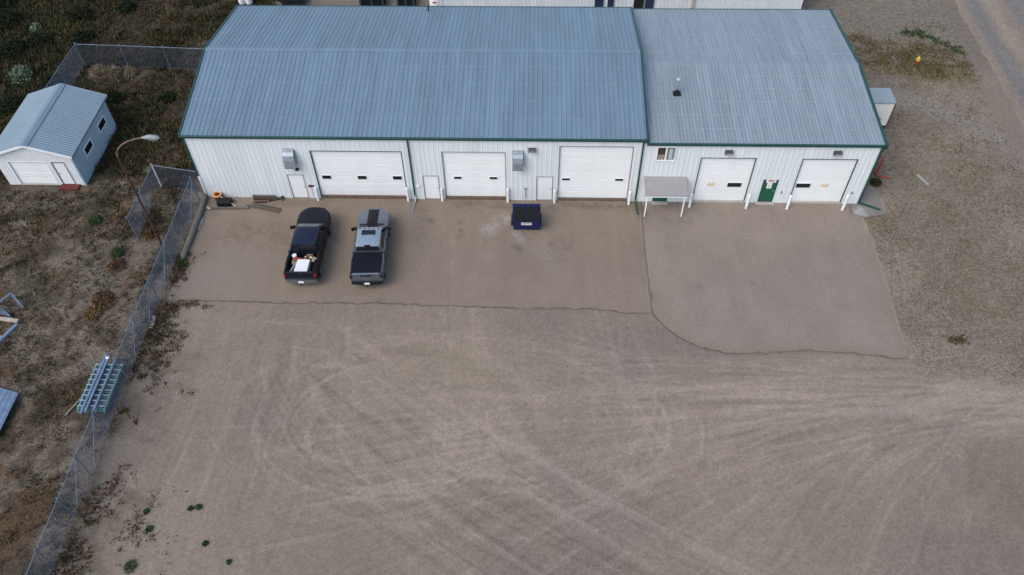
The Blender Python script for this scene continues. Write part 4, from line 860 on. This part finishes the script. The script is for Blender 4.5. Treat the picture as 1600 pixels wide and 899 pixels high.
for k, (x_, y_) in enumerate(((4.35, -.35), (4.6, -.3), (4.85, -.18), (5.1, -.1), (5.15, -.22))):
    s = .16; tag(MB().prism([(x_+s*rj.uniform(.5, 1)*math.cos(a), y_+s*rj.uniform(.4, .9)*math.sin(a)) for a in (0, 1.1, 2.2, 3.3, 4.2, 5.3)], .02, rj.uniform(.1, .25), 'z').build('scrap_lump', [RUST, mat('dark_green_scrap', (.03, .06, .03), .7)][k % 3 == 1]), '%s scrap lump at the wall beside the plain left door' % ['rusty', 'dark green'][k % 3 == 1], 'scrap', 'scrap lumps at the wall')
lying('board', (-.37, -10.18), (-.3, -11.1), .22, .06, mat('white_board', (.42, .42, .40), .8), 'whitish board lying at the foot of the chain-link fence', 'plank')
lying('plank', (-3.05, -17.0), (-2.3, -15.2), .11, .06, WOODG, 'brown pole sticking out from under the steel rack stack', 'plank', z=.1)

# rack stack: three ladder frames flat on bearers with channels on top
for k in range(3):
    o = empty('rack_frame', (-1.6, -15.3, .12+.13*k), ['teal ladder-like rack frame at the bottom of the stack', 'teal ladder-like rack frame in the middle of the stack', 'teal ladder-like rack frame on top of the stack'][k], 'rack', 'rack frames stacked by the fence')
    x0, x1, y0, y1, z_ = -2.42+.05*k, -.98+.05*k, -16.85+.06*k, -13.95+.06*k, .14+.14*k
    for x_ in (x0, x0+.48, x0+.96, x1): MB().bar((x_, y0, z_), (x_, y1, z_), .07, .06).build('rail', TEAL, o)
    for j in range(9): yy = y0+.12+j*(y1-y0-.24)/8; MB().bar((x0-.08, yy, z_+.05), (x1+.06, yy, z_+.05), .075, .05).build('rung', [TEAL, GALV][k == 2], o)
for k, (xa, xb, lb) in enumerate(((-2.28, -2.22, 'blue-grey steel channel on the rack stack, leftmost'), (-2.08, -2.05, 'blue-grey steel channel on the rack stack, second from left'), (-1.66, -1.6, 'blue-grey steel channel on the rack stack, nearest the fence'))):
    lying('steel_channel', (xa+.3, -17.15+.1*k), (xb+.3, -13.3-.1*k), .13, .09, STEELB, lb, 'channel', 'channels lying on the rack stack', z=.56)
tag(MB().lathe([(.05, 0), (.09, .06), (.09, .16), (.04, .2)], (-1.75, -13.6, .5), 10).build('insulator', WPAINT), 'small white cap at the far end of the rack stack', 'cap')
# bundle of roof sheets at the left edge
for k in range(4):
    mb = MB(); n = 12; zt = .10+.07*k; dx = .1*k; V = []
    for y_, x_ in ((-15.45, 0), (-18.2, 0)):
        for j in range(n+1): V.append((-8.1+dx+j*.148, y_-.04*j+(.05*k), zt+(.035 if (j//1) % 2 else 0)))
    mb.add(V+[(a, b, c-.012) for a, b, c in V], [(j, j+1, j+n+2, j+n+1) for j in range(n)]+[(j+2*n+2, j+2*n+3, j+3*n+4, j+3*n+3) for j in range(n)])
    tag(mb.build('metal_sheet', STEELB, None, fix=False), ['blue ribbed metal sheet at the bottom of the pile at the left edge', 'blue ribbed metal sheet second from the bottom of the pile', 'blue ribbed metal sheet second from the top of the pile', 'blue ribbed metal sheet on top of the pile at the left edge'][k], 'metal sheet', 'sheet pile at the left edge')
lying('timber', (-9.9, -10.72), (-8.05, -10.95), .22, .12, WOODP, 'pale timber lying at the left edge above the steel beam', 'timber', z=.4)
lying('steel_beam', (-9.0, -13.7), (-7.95, -11.25), .2, .16, STEELB, 'blue-grey steel beam slanting at the left edge', 'beam', z=.45)
lying('timber', (-9.7, -12.0), (-8.4, -11.95), .1, .08, WOODP, 'thin pale timber under the slanting blue beam', 'timber', z=.2)
lying('pipe', (-9.2, -14.3), (-7.8, -14.35), .08, .08, GALV, 'thin grey pipe at the left edge above the sheet pile', 'pipe')
tr = empty('steel_trestle', (-9.1, -9.8, 0), 'grey steel trestle frame at the left edge', 'trestle')
for p, q_ in (((-9.7, -10.3, .75), (-9.05, -9.2, .75)), ((-9.05, -9.2, .75), (-8.45, -9.7, .05)), ((-9.05, -9.2, .75), (-9.4, -8.9, .05)), ((-9.7, -10.3, .75), (-8.75, -10.5, .05)), ((-9.7, -10.3, .75), (-10.1, -10.0, .05)), ((-10.6, -9.9, .72), (-9.4, -9.8, .72)), ((-9.5, -10.1, .4), (-8.7, -10.6, .38))):
    MB().bar(p, q_, .11).build('frame_bar', FENCEG, tr)

# ------------------------------------------------------------------ right of the buildings
Tr = empty('utility_trailer', (46, 8.6, 0), 'white box trailer with grey roof beside the grey roofed building', 'trailer')
MB().box(44.2, 46.95, 7.55, 9.15, .45, 2.38).build('box_body', mat('cream_white_panel', (.66, .65, .61), .5, 0, .05, 2), Tr)
MB().box(44.15, 47.0, 7.5, 9.2, 2.384, 2.46).build('roof', CAPG, Tr)
MB().box(46.952, 46.975, 7.7, 9.0, .55, 2.3).build('door', mat('cream_white_panel', (.66, .65, .61), .5, 0, .05, 2), Tr)
MB().box(46.95, 47.04, 7.53, 7.60, .45, 2.38).box(46.95, 47.04, 9.1, 9.17, .45, 2.38).build('edge_trim', mat('maroon_trim', (.13, .02, .025), .6), Tr)
MB().box(44.2, 46.95, 7.6, 9.1, .3, .446).build('chassis', BLACK, Tr)
MB().box(45.2, 45.5, 7.515, 7.548, 2.0, 2.2).build('vent', GALV, Tr); MB().lathe([(.14, -.02), (.14, .02), (.05, .03)], (46.3, 7.54, 1.0), 12, 0, 'y').build('gauge', GALV, Tr)
MB().tube([(46.98, 8.4, 1.9), (47.15, 8.4, 2.0), (47.2, 8.4, 2.2)], .04, 6).build('lamp_bracket', WPAINT, Tr)
for x_ in (45.0, 45.8):
    for y_ in (7.62, 9.08): wl = MB().lathe([(.24, -.09), (.31, -.06), (.31, .06), (.24, .09)], (x_, y_, .31), 16, 0, 'y').build('wheel', RUBBER, Tr, True)
rk = empty('pipe_stand', (45.5, 3.2, 0), 'red painted pipe stand beside the right building corner', 'pipe stand')
for p, q_ in (((45.1, 2.66, .02), (45.15, 2.75, 1.35)), ((45.15, 2.75, 1.35), (45.35, 4.4, 1.35)), ((45.35, 4.4, 0), (45.35, 4.4, 1.5)), ((45.1, 2.7, .06), (46.0, 2.45, .06)), ((45.14, 2.7, .7), (45.35, 4.4, .7)), ((45.1, 2.7, .08), (45.35, 4.4, .08))):
    MB().tube([p, q_], .055, 8).build('pipe', REDP, rk)
lying('plank', (47.93, 2.85), (48.4, 1.8), .2, .05, mat('pale_green_plank', (.27, .275, .23), .8), 'pale plank lying alone on the gravel right of the building', 'plank')
hy_ = empty('fire_hydrant', (51.65, 15.7, 0), 'yellow fire hydrant with red base in the grass', 'hydrant')
MB().lathe([(.2, 0), (.2, .06), (.13, .08), (.13, .36), (.18, .37), (.18, .42)], (51.65, 15.7, 0), 14).build('base', REDP, hy_, True)
MB().lathe([(.125, .42), (.125, .68), (.17, .69), (.17, .74), (.15, .82), (.08, .9), (.05, .91), (.05, .97), (.0, .98)], (51.65, 15.7, 0), 14).build('barrel', YEL, hy_, True)
for s in (1, -1): MB().lathe([(.07, 0), (.07, .18*s), (.09, .18*s), (.09, .23*s), (.03, .25*s)], (51.65, 15.7, .58), 10, 0, 'x').build('nozzle', YEL, hy_)
MB().lathe([(.09, 0), (.09, -.2), (.11, -.2), (.11, -.25)], (51.65, 15.7, .55), 10, 0, 'y').build('pumper_nozzle', YEL, hy_)

for o in hy_.children: o.scale = (.72, .72, .72); o.location = (51.65*.28, 15.7*.28, 0)
# ------------------------------------------------------------------ things behind the long building
for k, (x_, lb) in enumerate(((-3.25, 'white upright tank, left of two behind the far roof corner'), (-2.65, 'white upright tank, right of two behind the far roof corner'))):
    o = empty('storage_tank', (x_, 23.6, 0), lb, 'tank', 'white tanks behind the roof'); MB().lathe([(.27, .25), (.30, .35), (.30, 1.5), (.2, 1.68), (.05, 1.72)], (x_, 23.6, 0), 16).build('shell', WPAINT, o, True); MB().box(x_-.25, x_+.25, 23.35, 23.85, 0, .25).build('stand', GALVD, o)
ft = empty('flatbed_trailer', (1.1, 24.2, 0), 'black flatbed trailer behind the long building', 'trailer')
MB().box(-.1, 2.1, 23.3, 25.6, .55, .72).build('deck', BLACK, ft); MB().bar((-1, 24.3, .5), (-3.2, 24.6, .5), .1).build('drawbar', GALV, ft); MB().bar((2.2, 23.4, .7), (2.5, 23.4, 1.3), .08).bar((2.9, 23.4, .6), (2.5, 23.4, 1.3), .08).build('ramp', STEELB, ft)
for x_ in (.4, 1.6):
    for y_ in (23.6, 25.3): MB().lathe([(.2, -.1), (.33, -.07), (.33, .07), (.2, .1)], (x_, y_, .33), 14, 0, 'y').build('wheel', RUBBER, ft, True)
for k, (xa, xb, lb) in enumerate(((6.9, 9.0, 'dark long crate behind the middle of the long roof'), (10.1, 11.6, 'short black crate behind the long roof near the white tank'))):
    o = empty('crate', ((xa+xb)/2, 23.8, 0), lb, 'crate', 'dark crates behind the roof')
    for j in range(5): MB().box(xa, xb, 23.3, 24.6, .06+j*.17, .20+j*.17).build('slat', BLACK, o)
    for x_ in (xa+.1, (xa+xb)/2, xb-.1): MB().box(x_-.05, x_+.05, 23.25, 23.296, 0, .95).build('post', GALVD, o)
o = empty('storage_tank', (13.35, 23.4, 0), 'round white tank with red mark at the rear building corner', 'tank'); MB().lathe([(.46, .2), (.48, .3), (.48, 1.2), (.4, 1.38), (.1, 1.45)], (13.35, 23.4, 0), 18).build('shell', WPAINT, o, True)
MB().box(13.2, 13.5, 22.905, 22.918, .72, .86).build('red_mark', SRED, o); MB().box(13.0, 13.7, 23.1, 23.7, 0, .2).build('stand', GALVD, o)

# ------------------------------------------------------------------ vegetation
LEAF = leaf_mat('grass_and_leaves')
def tufts(P, hgt, spread, nb, palette, seed, wide=.02):
    """blades as triangles: P (n,2) tuft centres"""
    g = np.random.default_rng(seed); n = len(P); pal = np.array(palette, np.float32)
    c = np.repeat(P, nb, 0)+g.normal(0, 1, (n*nb, 2))*np.repeat(np.broadcast_to(spread, n), nb)[:, None]; m = len(c)
    h = np.repeat(np.broadcast_to(hgt, n), nb)*g.uniform(.4, 1.1, m); a = g.uniform(0, 6.283, m); lean = h*g.uniform(.2, .9, m); wd = wide*g.uniform(.6, 1.5, m)
    z = bumpy(c[:, 0], c[:, 1])-.02; d = np.stack([np.cos(a), np.sin(a)], 1); s = np.stack([-d[:, 1], d[:, 0]], 1)*wd[:, None]
    tip = c+d*lean[:, None]; mid = c+d*lean[:, None]*.4
    V = np.stack([np.c_[c-s, z], np.c_[c+s, z], np.c_[mid+s*.9, z+h*.62], np.c_[mid-s*.9, z+h*.62], np.c_[tip, z+h]], 1).reshape(-1, 3)
    b = np.arange(m)[:, None]*5; F_ = np.concatenate([b+[0, 1, 2], b+[0, 2, 3], b+[3, 2, 4]])
    ci = np.repeat(g.integers(0, len(pal), n), nb); jit = g.random(m) < .25; ci[jit] = g.integers(0, len(pal), jit.sum())
    C = pal[ci]*g.uniform(.65, 1.35, m)[:, None]; C = np.repeat(np.c_[C, np.ones(m)], 5, 0)
    return V, F_, C
def scatter(n, x0, x1, y0, y1, dens, seed):
    g = np.random.default_rng(seed); P = np.c_[g.uniform(x0, x1, n), g.uniform(y0, y1, n)]
    return P[g.random(n) < dens(P[:, 0], P[:, 1])]
def stuff(name, parts, label, cat):
    V = np.concatenate([p[0] for p in parts]); o_ = np.cumsum([0]+[len(p[0]) for p in parts[:-1]]); F_ = np.concatenate([p[1]+k for p, k in zip(parts, o_)]); C = np.concatenate([p[2] for p in parts])
    return tag(link(name, fast(name, V, F_, C, LEAF)), label, cat, None, 'stuff')
def clear(x, y):
    k = np.ones(x.shape, bool)
    for a, b, c, d in ((-14.1, -8.4, .4, 7.5), (-.3, 44, -.3, 15.2), (-2.7, -.9, -17.2, -13.5), (-8.3, -6.2, -18.4, -15.3)): k &= ~((x > a) & (x < b) & (y > c) & (y < d))
    return k
DRY = [(.10, .075, .038), (.08, .054, .026), (.05, .035, .018), (.09, .05, .02), (.068, .058, .027)]; OLV = [(.024, .029, .009), (.038, .038, .012), (.017, .022, .007), (.05, .045, .017)]; GRN = [(.022, .05, .014), (.03, .065, .02), (.045, .075, .025)]
RED = [(.13, .05, .025), (.17, .09, .03), (.09, .04, .02)]
def d_field(x, y):
    f = zones(x, y)[0]; n = fbm(x, y, .5, 5, 7); far = (1-sstep(-17, -12, x))*sstep(4, 9, y)
    return f*clear(x, y)*np.clip(sstep(.44, .60, n)*(.45+.45*sstep(-8, 4, y))+far*.6+.06+.12*sstep(-2, 5, y), 0, 1)
P1 = scatter(30000, -27, -.2, -28, 27, d_field, 1); g0 = np.random.default_rng(4)
PS = P1[::4]+.1; STR = [(.17, .135, .075), (.14, .105, .055), (.2, .16, .09)]
stuff('dry_grass', [tufts(P1, g0.uniform(.10, .32, len(P1)), .10, 7, DRY+OLV[:2], 2), tufts(PS, g0.uniform(.12, .3, len(PS)), .12, 4, STR, 3)], 'dry brown grass tufts over the lot left of the fence', 'grass')
P1b = scatter(30000, -27, -.4, -4, 27, lambda x, y: zones(x, y)[0]*clear(x, y)*sstep(.40, .56, fbm(x, y, .9, 4, 33))*.75, 25); P1c = scatter(14000, -12, -.4, -28, -4, lambda x, y: zones(x, y)[0]*clear(x, y)*sstep(.46, .60, fbm(x, y, .8, 4, 35))*.7, 26)
stuff('low_weeds', [tufts(P1b, g0.uniform(.06, .2, len(P1b)), .10, 5, DRY+RED+OLV+OLV, 27, .024), tufts(P1c, g0.uniform(.05, .13, len(P1c)), .10, 5, OLV[1:]+DRY[1:], 28, .022)], 'low brown and olive weeds matting the left lot', 'weeds')
P2 = scatter(26000, -27, -.5, 2, 27, lambda x, y: zones(x, y)[0]*clear(x, y)*np.clip(sstep(.46, .56, fbm(x, y, .32, 4, 31))*.7+(1-sstep(-17.5, -12.5, x))*.9*sstep(3, 8, y), 0, 1), 5)
stuff('green_weeds', [tufts(P2, g0.uniform(.15, .5, len(P2)), .12, 7, OLV+OLV+GRN[:1]+DRY[1:5], 6, .03)], 'dark green weeds behind and around the shed', 'weeds')
P3 = scatter(11000, -2.4, 3.2, -28, -5.2, lambda x, y: np.exp(-((x-.1)/np.where(y < -9, 1.0, .6))**2)*.6*sstep(.44, .6, fbm(x, y, .6, 4, 47))*.9, 7)
P3b = scatter(2600, .1, 3.4, -15.5, -9.3, lambda x, y: sstep(.55, .7, fbm(x, y, .9, 4, 49))*.9, 8); P3c = scatter(1500, 1.2, 5.2, -27, -21, lambda x, y: np.exp(-((x-3.2)/1.1)**2-((y+23.1)/1.5)**2)*sstep(.42, .6, fbm(x, y, 1.1, 3, 51))*.8, 9)
P3d = scatter(420, .6, 2., -9.4, -8.9, lambda x, y: .4+0*x, 10)
stuff('fence_weeds', [tufts(P3, g0.uniform(.1, .3, len(P3)), .09, 7, DRY[1:4]+RED+OLV, 11), tufts(P3b, .09, .08, 6, OLV+DRY+RED[:1], 12), tufts(P3c, .10, .08, 7, RED+GRN+OLV, 13), tufts(P3d, .06, .06, 5, OLV, 14)], 'brown and green weeds along the foot of the fence', 'weeds')
def d_right(x, y):
    f, gv, r_, j = zones(x, y); return gv*(x > 43.4)*clear(x, y)*np.clip(sstep(.56, .70, fbm(x, y, .55, 4, 29))*.45+.012+np.exp(-np.power(np.abs((x-51.2)/4.4), 4)-np.power(np.abs((y-16.6+(x-51)*.25)/2.3), 4))*.8, 0, 1)
P4b = scatter(5000, 46.4, 56, 13, 20.5, lambda x, y: np.exp(-np.power(np.abs((x-51.2)/4.4), 4)-np.power(np.abs((y-16.6+(x-51)*.25)/2.2), 4))*(.25+.9*sstep(.4, .6, fbm(x, y, .7, 3, 77))), 29)
P4 = scatter(9000, 43.3, 57, -13.5, 22, d_right, 15)
stuff('gravel_weeds', [tufts(P4, g0.uniform(.05, .14, len(P4)), .10, 6, DRY[:2]+OLV[1:]+[(.17, .14, .06), (.13, .105, .05)], 16), tufts(P4b, .14, .11, 6, [(.12, .095, .04), (.09, .08, .03), (.15, .11, .05), (.06, .06, .022)], 30)], 'sparse dry weeds on the gravel right of the building', 'weeds')
P5 = scatter(420, 51.5, 56, 16.4, 21, lambda x, y: np.exp(-(segdist(x, y, bez((52.0, 20.1), (53.4, 19.9), (54.6, 18.8), (55.5, 17.2)))/.42)**2), 17)
stuff('green_verge', [tufts(P5, .22, .10, 9, GRN, 18, .03)], 'bright green weeds bordering the grass by the hydrant', 'weeds')
P6 = scatter(260, 45.4, 47, -11.5, -10.6, lambda x, y: np.exp(-((x-46.1)/.5)**2-((y+11.05)/.22)**2), 19)
tag(link('weed_patch', fast('weed_patch', *tufts(P6, .12, .06, 7, OLV+DRY, 20), LEAF)), 'small dark weed patch alone on the gravel below the plank', 'weeds')
# loose stones on the gravel and in the yard
def stones(P, smin, smax, cols, seed):
    g = np.random.default_rng(seed); n = len(P); s = g.uniform(smin, smax, n)*g.uniform(.5, 1, n); base = np.array([(1, 0, 0), (0, 1, 0), (-1, 0, 0), (0, -1, 0), (0, 0, .7), (0, 0, -.5)])
    k = g.uniform(.6, 1.2, (n, 6, 1)); a = g.uniform(0, 6.28, n); ca, sa = np.cos(a)[:, None], np.sin(a)[:, None]; b = base[None]*k; x = b[..., 0]*ca-b[..., 1]*sa; y = b[..., 0]*sa+b[..., 1]*ca
    V = np.stack([P[:, :1]+x*s[:, None], P[:, 1:]+y*s[:, None], b[..., 2]*s[:, None]+.01], -1).reshape(-1, 3)
    F_ = (np.arange(n)[:, None, None]*6+np.array([(0, 1, 4), (1, 2, 4), (2, 3, 4), (3, 0, 4), (1, 0, 5), (2, 1, 5), (3, 2, 5), (0, 3, 5)])[None]).reshape(-1, 3)
    C = np.repeat(np.c_[np.array(cols)[g.integers(0, len(cols), n)]*g.uniform(.7, 1.3, (n, 1)), np.ones(n)], 6, 0); return V, F_, C
P7 = scatter(14000, 43.3, 57, -13.5, 22, lambda x, y: zones(x, y)[1]*.75*(1-.8*np.exp(-((x-51)/4)**2-((y-16.5)/2.4)**2)), 21); P8 = scatter(1500, 0, 50, -28, -9.5, lambda x, y: .5+0*x, 22)
stuff('loose_stones', [stones(P7, .025, .07, [(.2, .19, .18), (.12, .11, .1), (.28, .26, .24), (.16, .13, .11)], 23), stones(P8, .015, .045, [(.17, .14, .12), (.1, .085, .075)], 24)], 'loose gravel stones right of the grey roofed building', 'gravel')
# single plants and bushes
def bush(name, x, y, r_, h, n, pal, seed, label, cat, leaf=.06, group=None, twig=False):
    g = np.random.default_rng(seed); d = g.normal(0, 1, (n, 3)); d /= np.linalg.norm(d, axis=1)[:, None]; d[:, 2] = np.abs(d[:, 2]); rad = g.uniform(.35, 1.0, n)**.6*(.8+.35*vnoise(d[:, 0]*2.3+seed, d[:, 1]*2.3+d[:, 2]))
    c = np.stack([x+d[:, 0]*r_*rad, y+d[:, 1]*r_*rad, d[:, 2]*h*rad+.03], 1); a = g.normal(0, 1, (n, 3)); a /= np.linalg.norm(a, axis=1)[:, None]; b = np.cross(a, g.normal(0, 1, (n, 3))); b /= np.linalg.norm(b, axis=1)[:, None]+1e-6
    s = leaf*g.uniform(.6, 1.4, (n, 1)); asp = .12 if twig else .5; L = 2.2 if twig else 1
    V = np.stack([c-a*s*L, c+b*s*asp, c+a*s*L, c-b*s*asp], 1).reshape(-1, 3); F_ = np.arange(n)[:, None]*4+np.array([[0, 1, 2]]); F_ = np.concatenate([F_, np.arange(n)[:, None]*4+np.array([[0, 2, 3]])])
    C = np.repeat(np.c_[np.array(pal)[g.integers(0, len(pal), n)]*g.uniform(.6, 1.4, (n, 1)), np.ones(n)], 4, 0)
    o = empty(name, (x, y, 0), label, cat, group); setp(link('foliage' if not twig else 'twigs', fast('foliage', V, F_, C, LEAF)), o)
    mb = MB()
    for k in range(5): t = k*1.256+seed; mb.tube([(x, y, -.02), (x+.45*r_*math.cos(t), y+.45*r_*math.sin(t), h*.6)], [.03*r_+.006, .008], 5)
    mb.build('stem', mat('brown_stem', (.07, .05, .03), .9), o)
SAGE = [(.10, .15, .09), (.13, .18, .12), (.07, .11, .06)]
bush('shrub', -17.9, 12.9, .95, 1.2, 900, SAGE, 1, 'pale sage green shrub in the dark weeds behind the shed', 'shrub', .11)
bush('shrub', -19.6, 19.6, .6, .7, 350, SAGE, 2, 'small sage shrub near the top left corner', 'shrub', .1)
bush('shrub', -19.0, 13.2, .5, .5, 250, OLV, 3, 'low olive shrub left of the pale sage shrub', 'shrub', .1)
for k, (x, y, r_, lb) in enumerate(((-20.3, 16.3, 1.3, 'dark green bush at the left edge near the top, above the sage shrub'), (-22.5, 20.5, 1.5, 'broad dark green bush in the top left corner'), (-16.6, 21.5, 1.2, 'dark green bush at the top edge above the back fence'), (-15.4, 12.2, 1.0, 'dark green bush just outside the back fence corner'), (-17.2, 9.4, 1.2, 'dark green bush at the left edge beside the shed roof'), (-13.2, 23.0, .9, 'olive bush at the top edge left of the building roof'), (-10.0, 10.4, .8, 'dark green bush behind the shed roof'), (-5.8, 10.6, .7, 'dark green bush between shed and long building'), (-24.3, 23.3, 1.6, 'dark green bush at the very top left corner of the view'), (-21.3, 13.4, 1.1, 'dark green bush at the left edge left of the sage shrub'), (-18.6, 17.8, 1.1, 'dark green bush between the two sage shrubs'), (-15.3, 18.3, 1.0, 'dark green bush outside the back fence below the top edge'))):
    bush('bush', x, y, r_, r_*.75, int(1500*r_), [(.009, .013, .005), (.014, .019, .007), (.02, .025, .009)], 70+k, lb, 'bush', .09, 'dark bushes in the left lot')
TW = [(.24, .195, .13), (.18, .145, .10), (.13, .10, .07)]
for k, (x, y, r_, lb) in enumerate(((-12.0, 13.3, .85, 'tan tumbleweed against the back fence, leftmost'), (-11.0, 13.5, .7, 'tan tumbleweed against the back fence, second from left'), (-9.7, 13.6, .55, 'small tan tumbleweed against the back fence, third from left'), (-2.9, -.6, .85, 'large tan tumbleweed heap inside the small fenced pen'), (-1.9, -1.6, .6, 'brown tumbleweed heap behind the lamp post in the pen'))):
    bush('tumbleweed', x, y, r_, r_*1.1, int(900*r_), TW, 10+k, lb, 'tumbleweed', .10, 'tumbleweeds caught by fences', True)
for k, (x, y, r_, lb) in enumerate(((5.16, -22.1, .15, 'dark green plant in the yard, left one of a touching pair'), (5.52, -22.02, .19, 'dark green plant in the yard, right one of a touching pair'), (6.36, -23.85, .17, 'round dark green plant alone on bare dirt below the pair'), (7.7, -24.72, .14, 'dark green plant at the bottom, farthest right of the yard weeds'), (3.1, -25.05, .34, 'wide dark green weed at the bottom near the fence'), (3.0, -22.3, .16, 'dark green weed left in the reddish weed patch'), (3.45, -23.2, .2, 'dark green weed below the reddish weed patch'))):
    bush('weed_plant', x, y, r_, r_*.7, int(500*r_)+60, GRN, 30+k, lb, 'weed', .05, 'green weeds in the yard')
for k, (x, y, r_, pal, lb) in enumerate(((-6.7, -2.4, .5, GRN, 'green weed clump in the lot below the shed'), (-4.3, -5.2, .45, GRN, 'green weed clump left of the lamp post'), (-1.0, -5.7, .5, GRN, 'dark green weed clump by the fence below the lamp post'), (-1.4, -6.6, .45, OLV, 'olive weed clump below the green one by the fence'), (.1, -6.1, .38, GRN, 'dark green weed at the lower end of the timber pole'), (-3.9, -9.0, .7, RED+DRY, 'orange brown weed clump in the middle of the lot'), (-4.1, -10.1, .6, [(.17, .11, .04), (.14, .09, .04)], 'yellowish weed clump below the orange one'), (-4.0, -6.3, .6, DRY+RED, 'brown weed clump left of the fence'), (-2.7, -3.6, .5, RED+DRY, 'rust brown weed clump at the lamp post foot'), (44.9, 2.0, .45, OLV, 'olive weed clump under the red pipe stand'), (46.4, 5.7, .35, DRY, 'dry yellow weed by the building beside the red pipe stand'))):
    bush('weed_clump', x, y, r_, r_*.6, int(700*r_), pal, 50+k, lb, 'weed', .07, 'weed clumps in the lots')
print('OBJECTS', len(bpy.data.objects), 'TRIS', sum(len(o.data.polygons) for o in bpy.data.objects if o.type == 'MESH'))
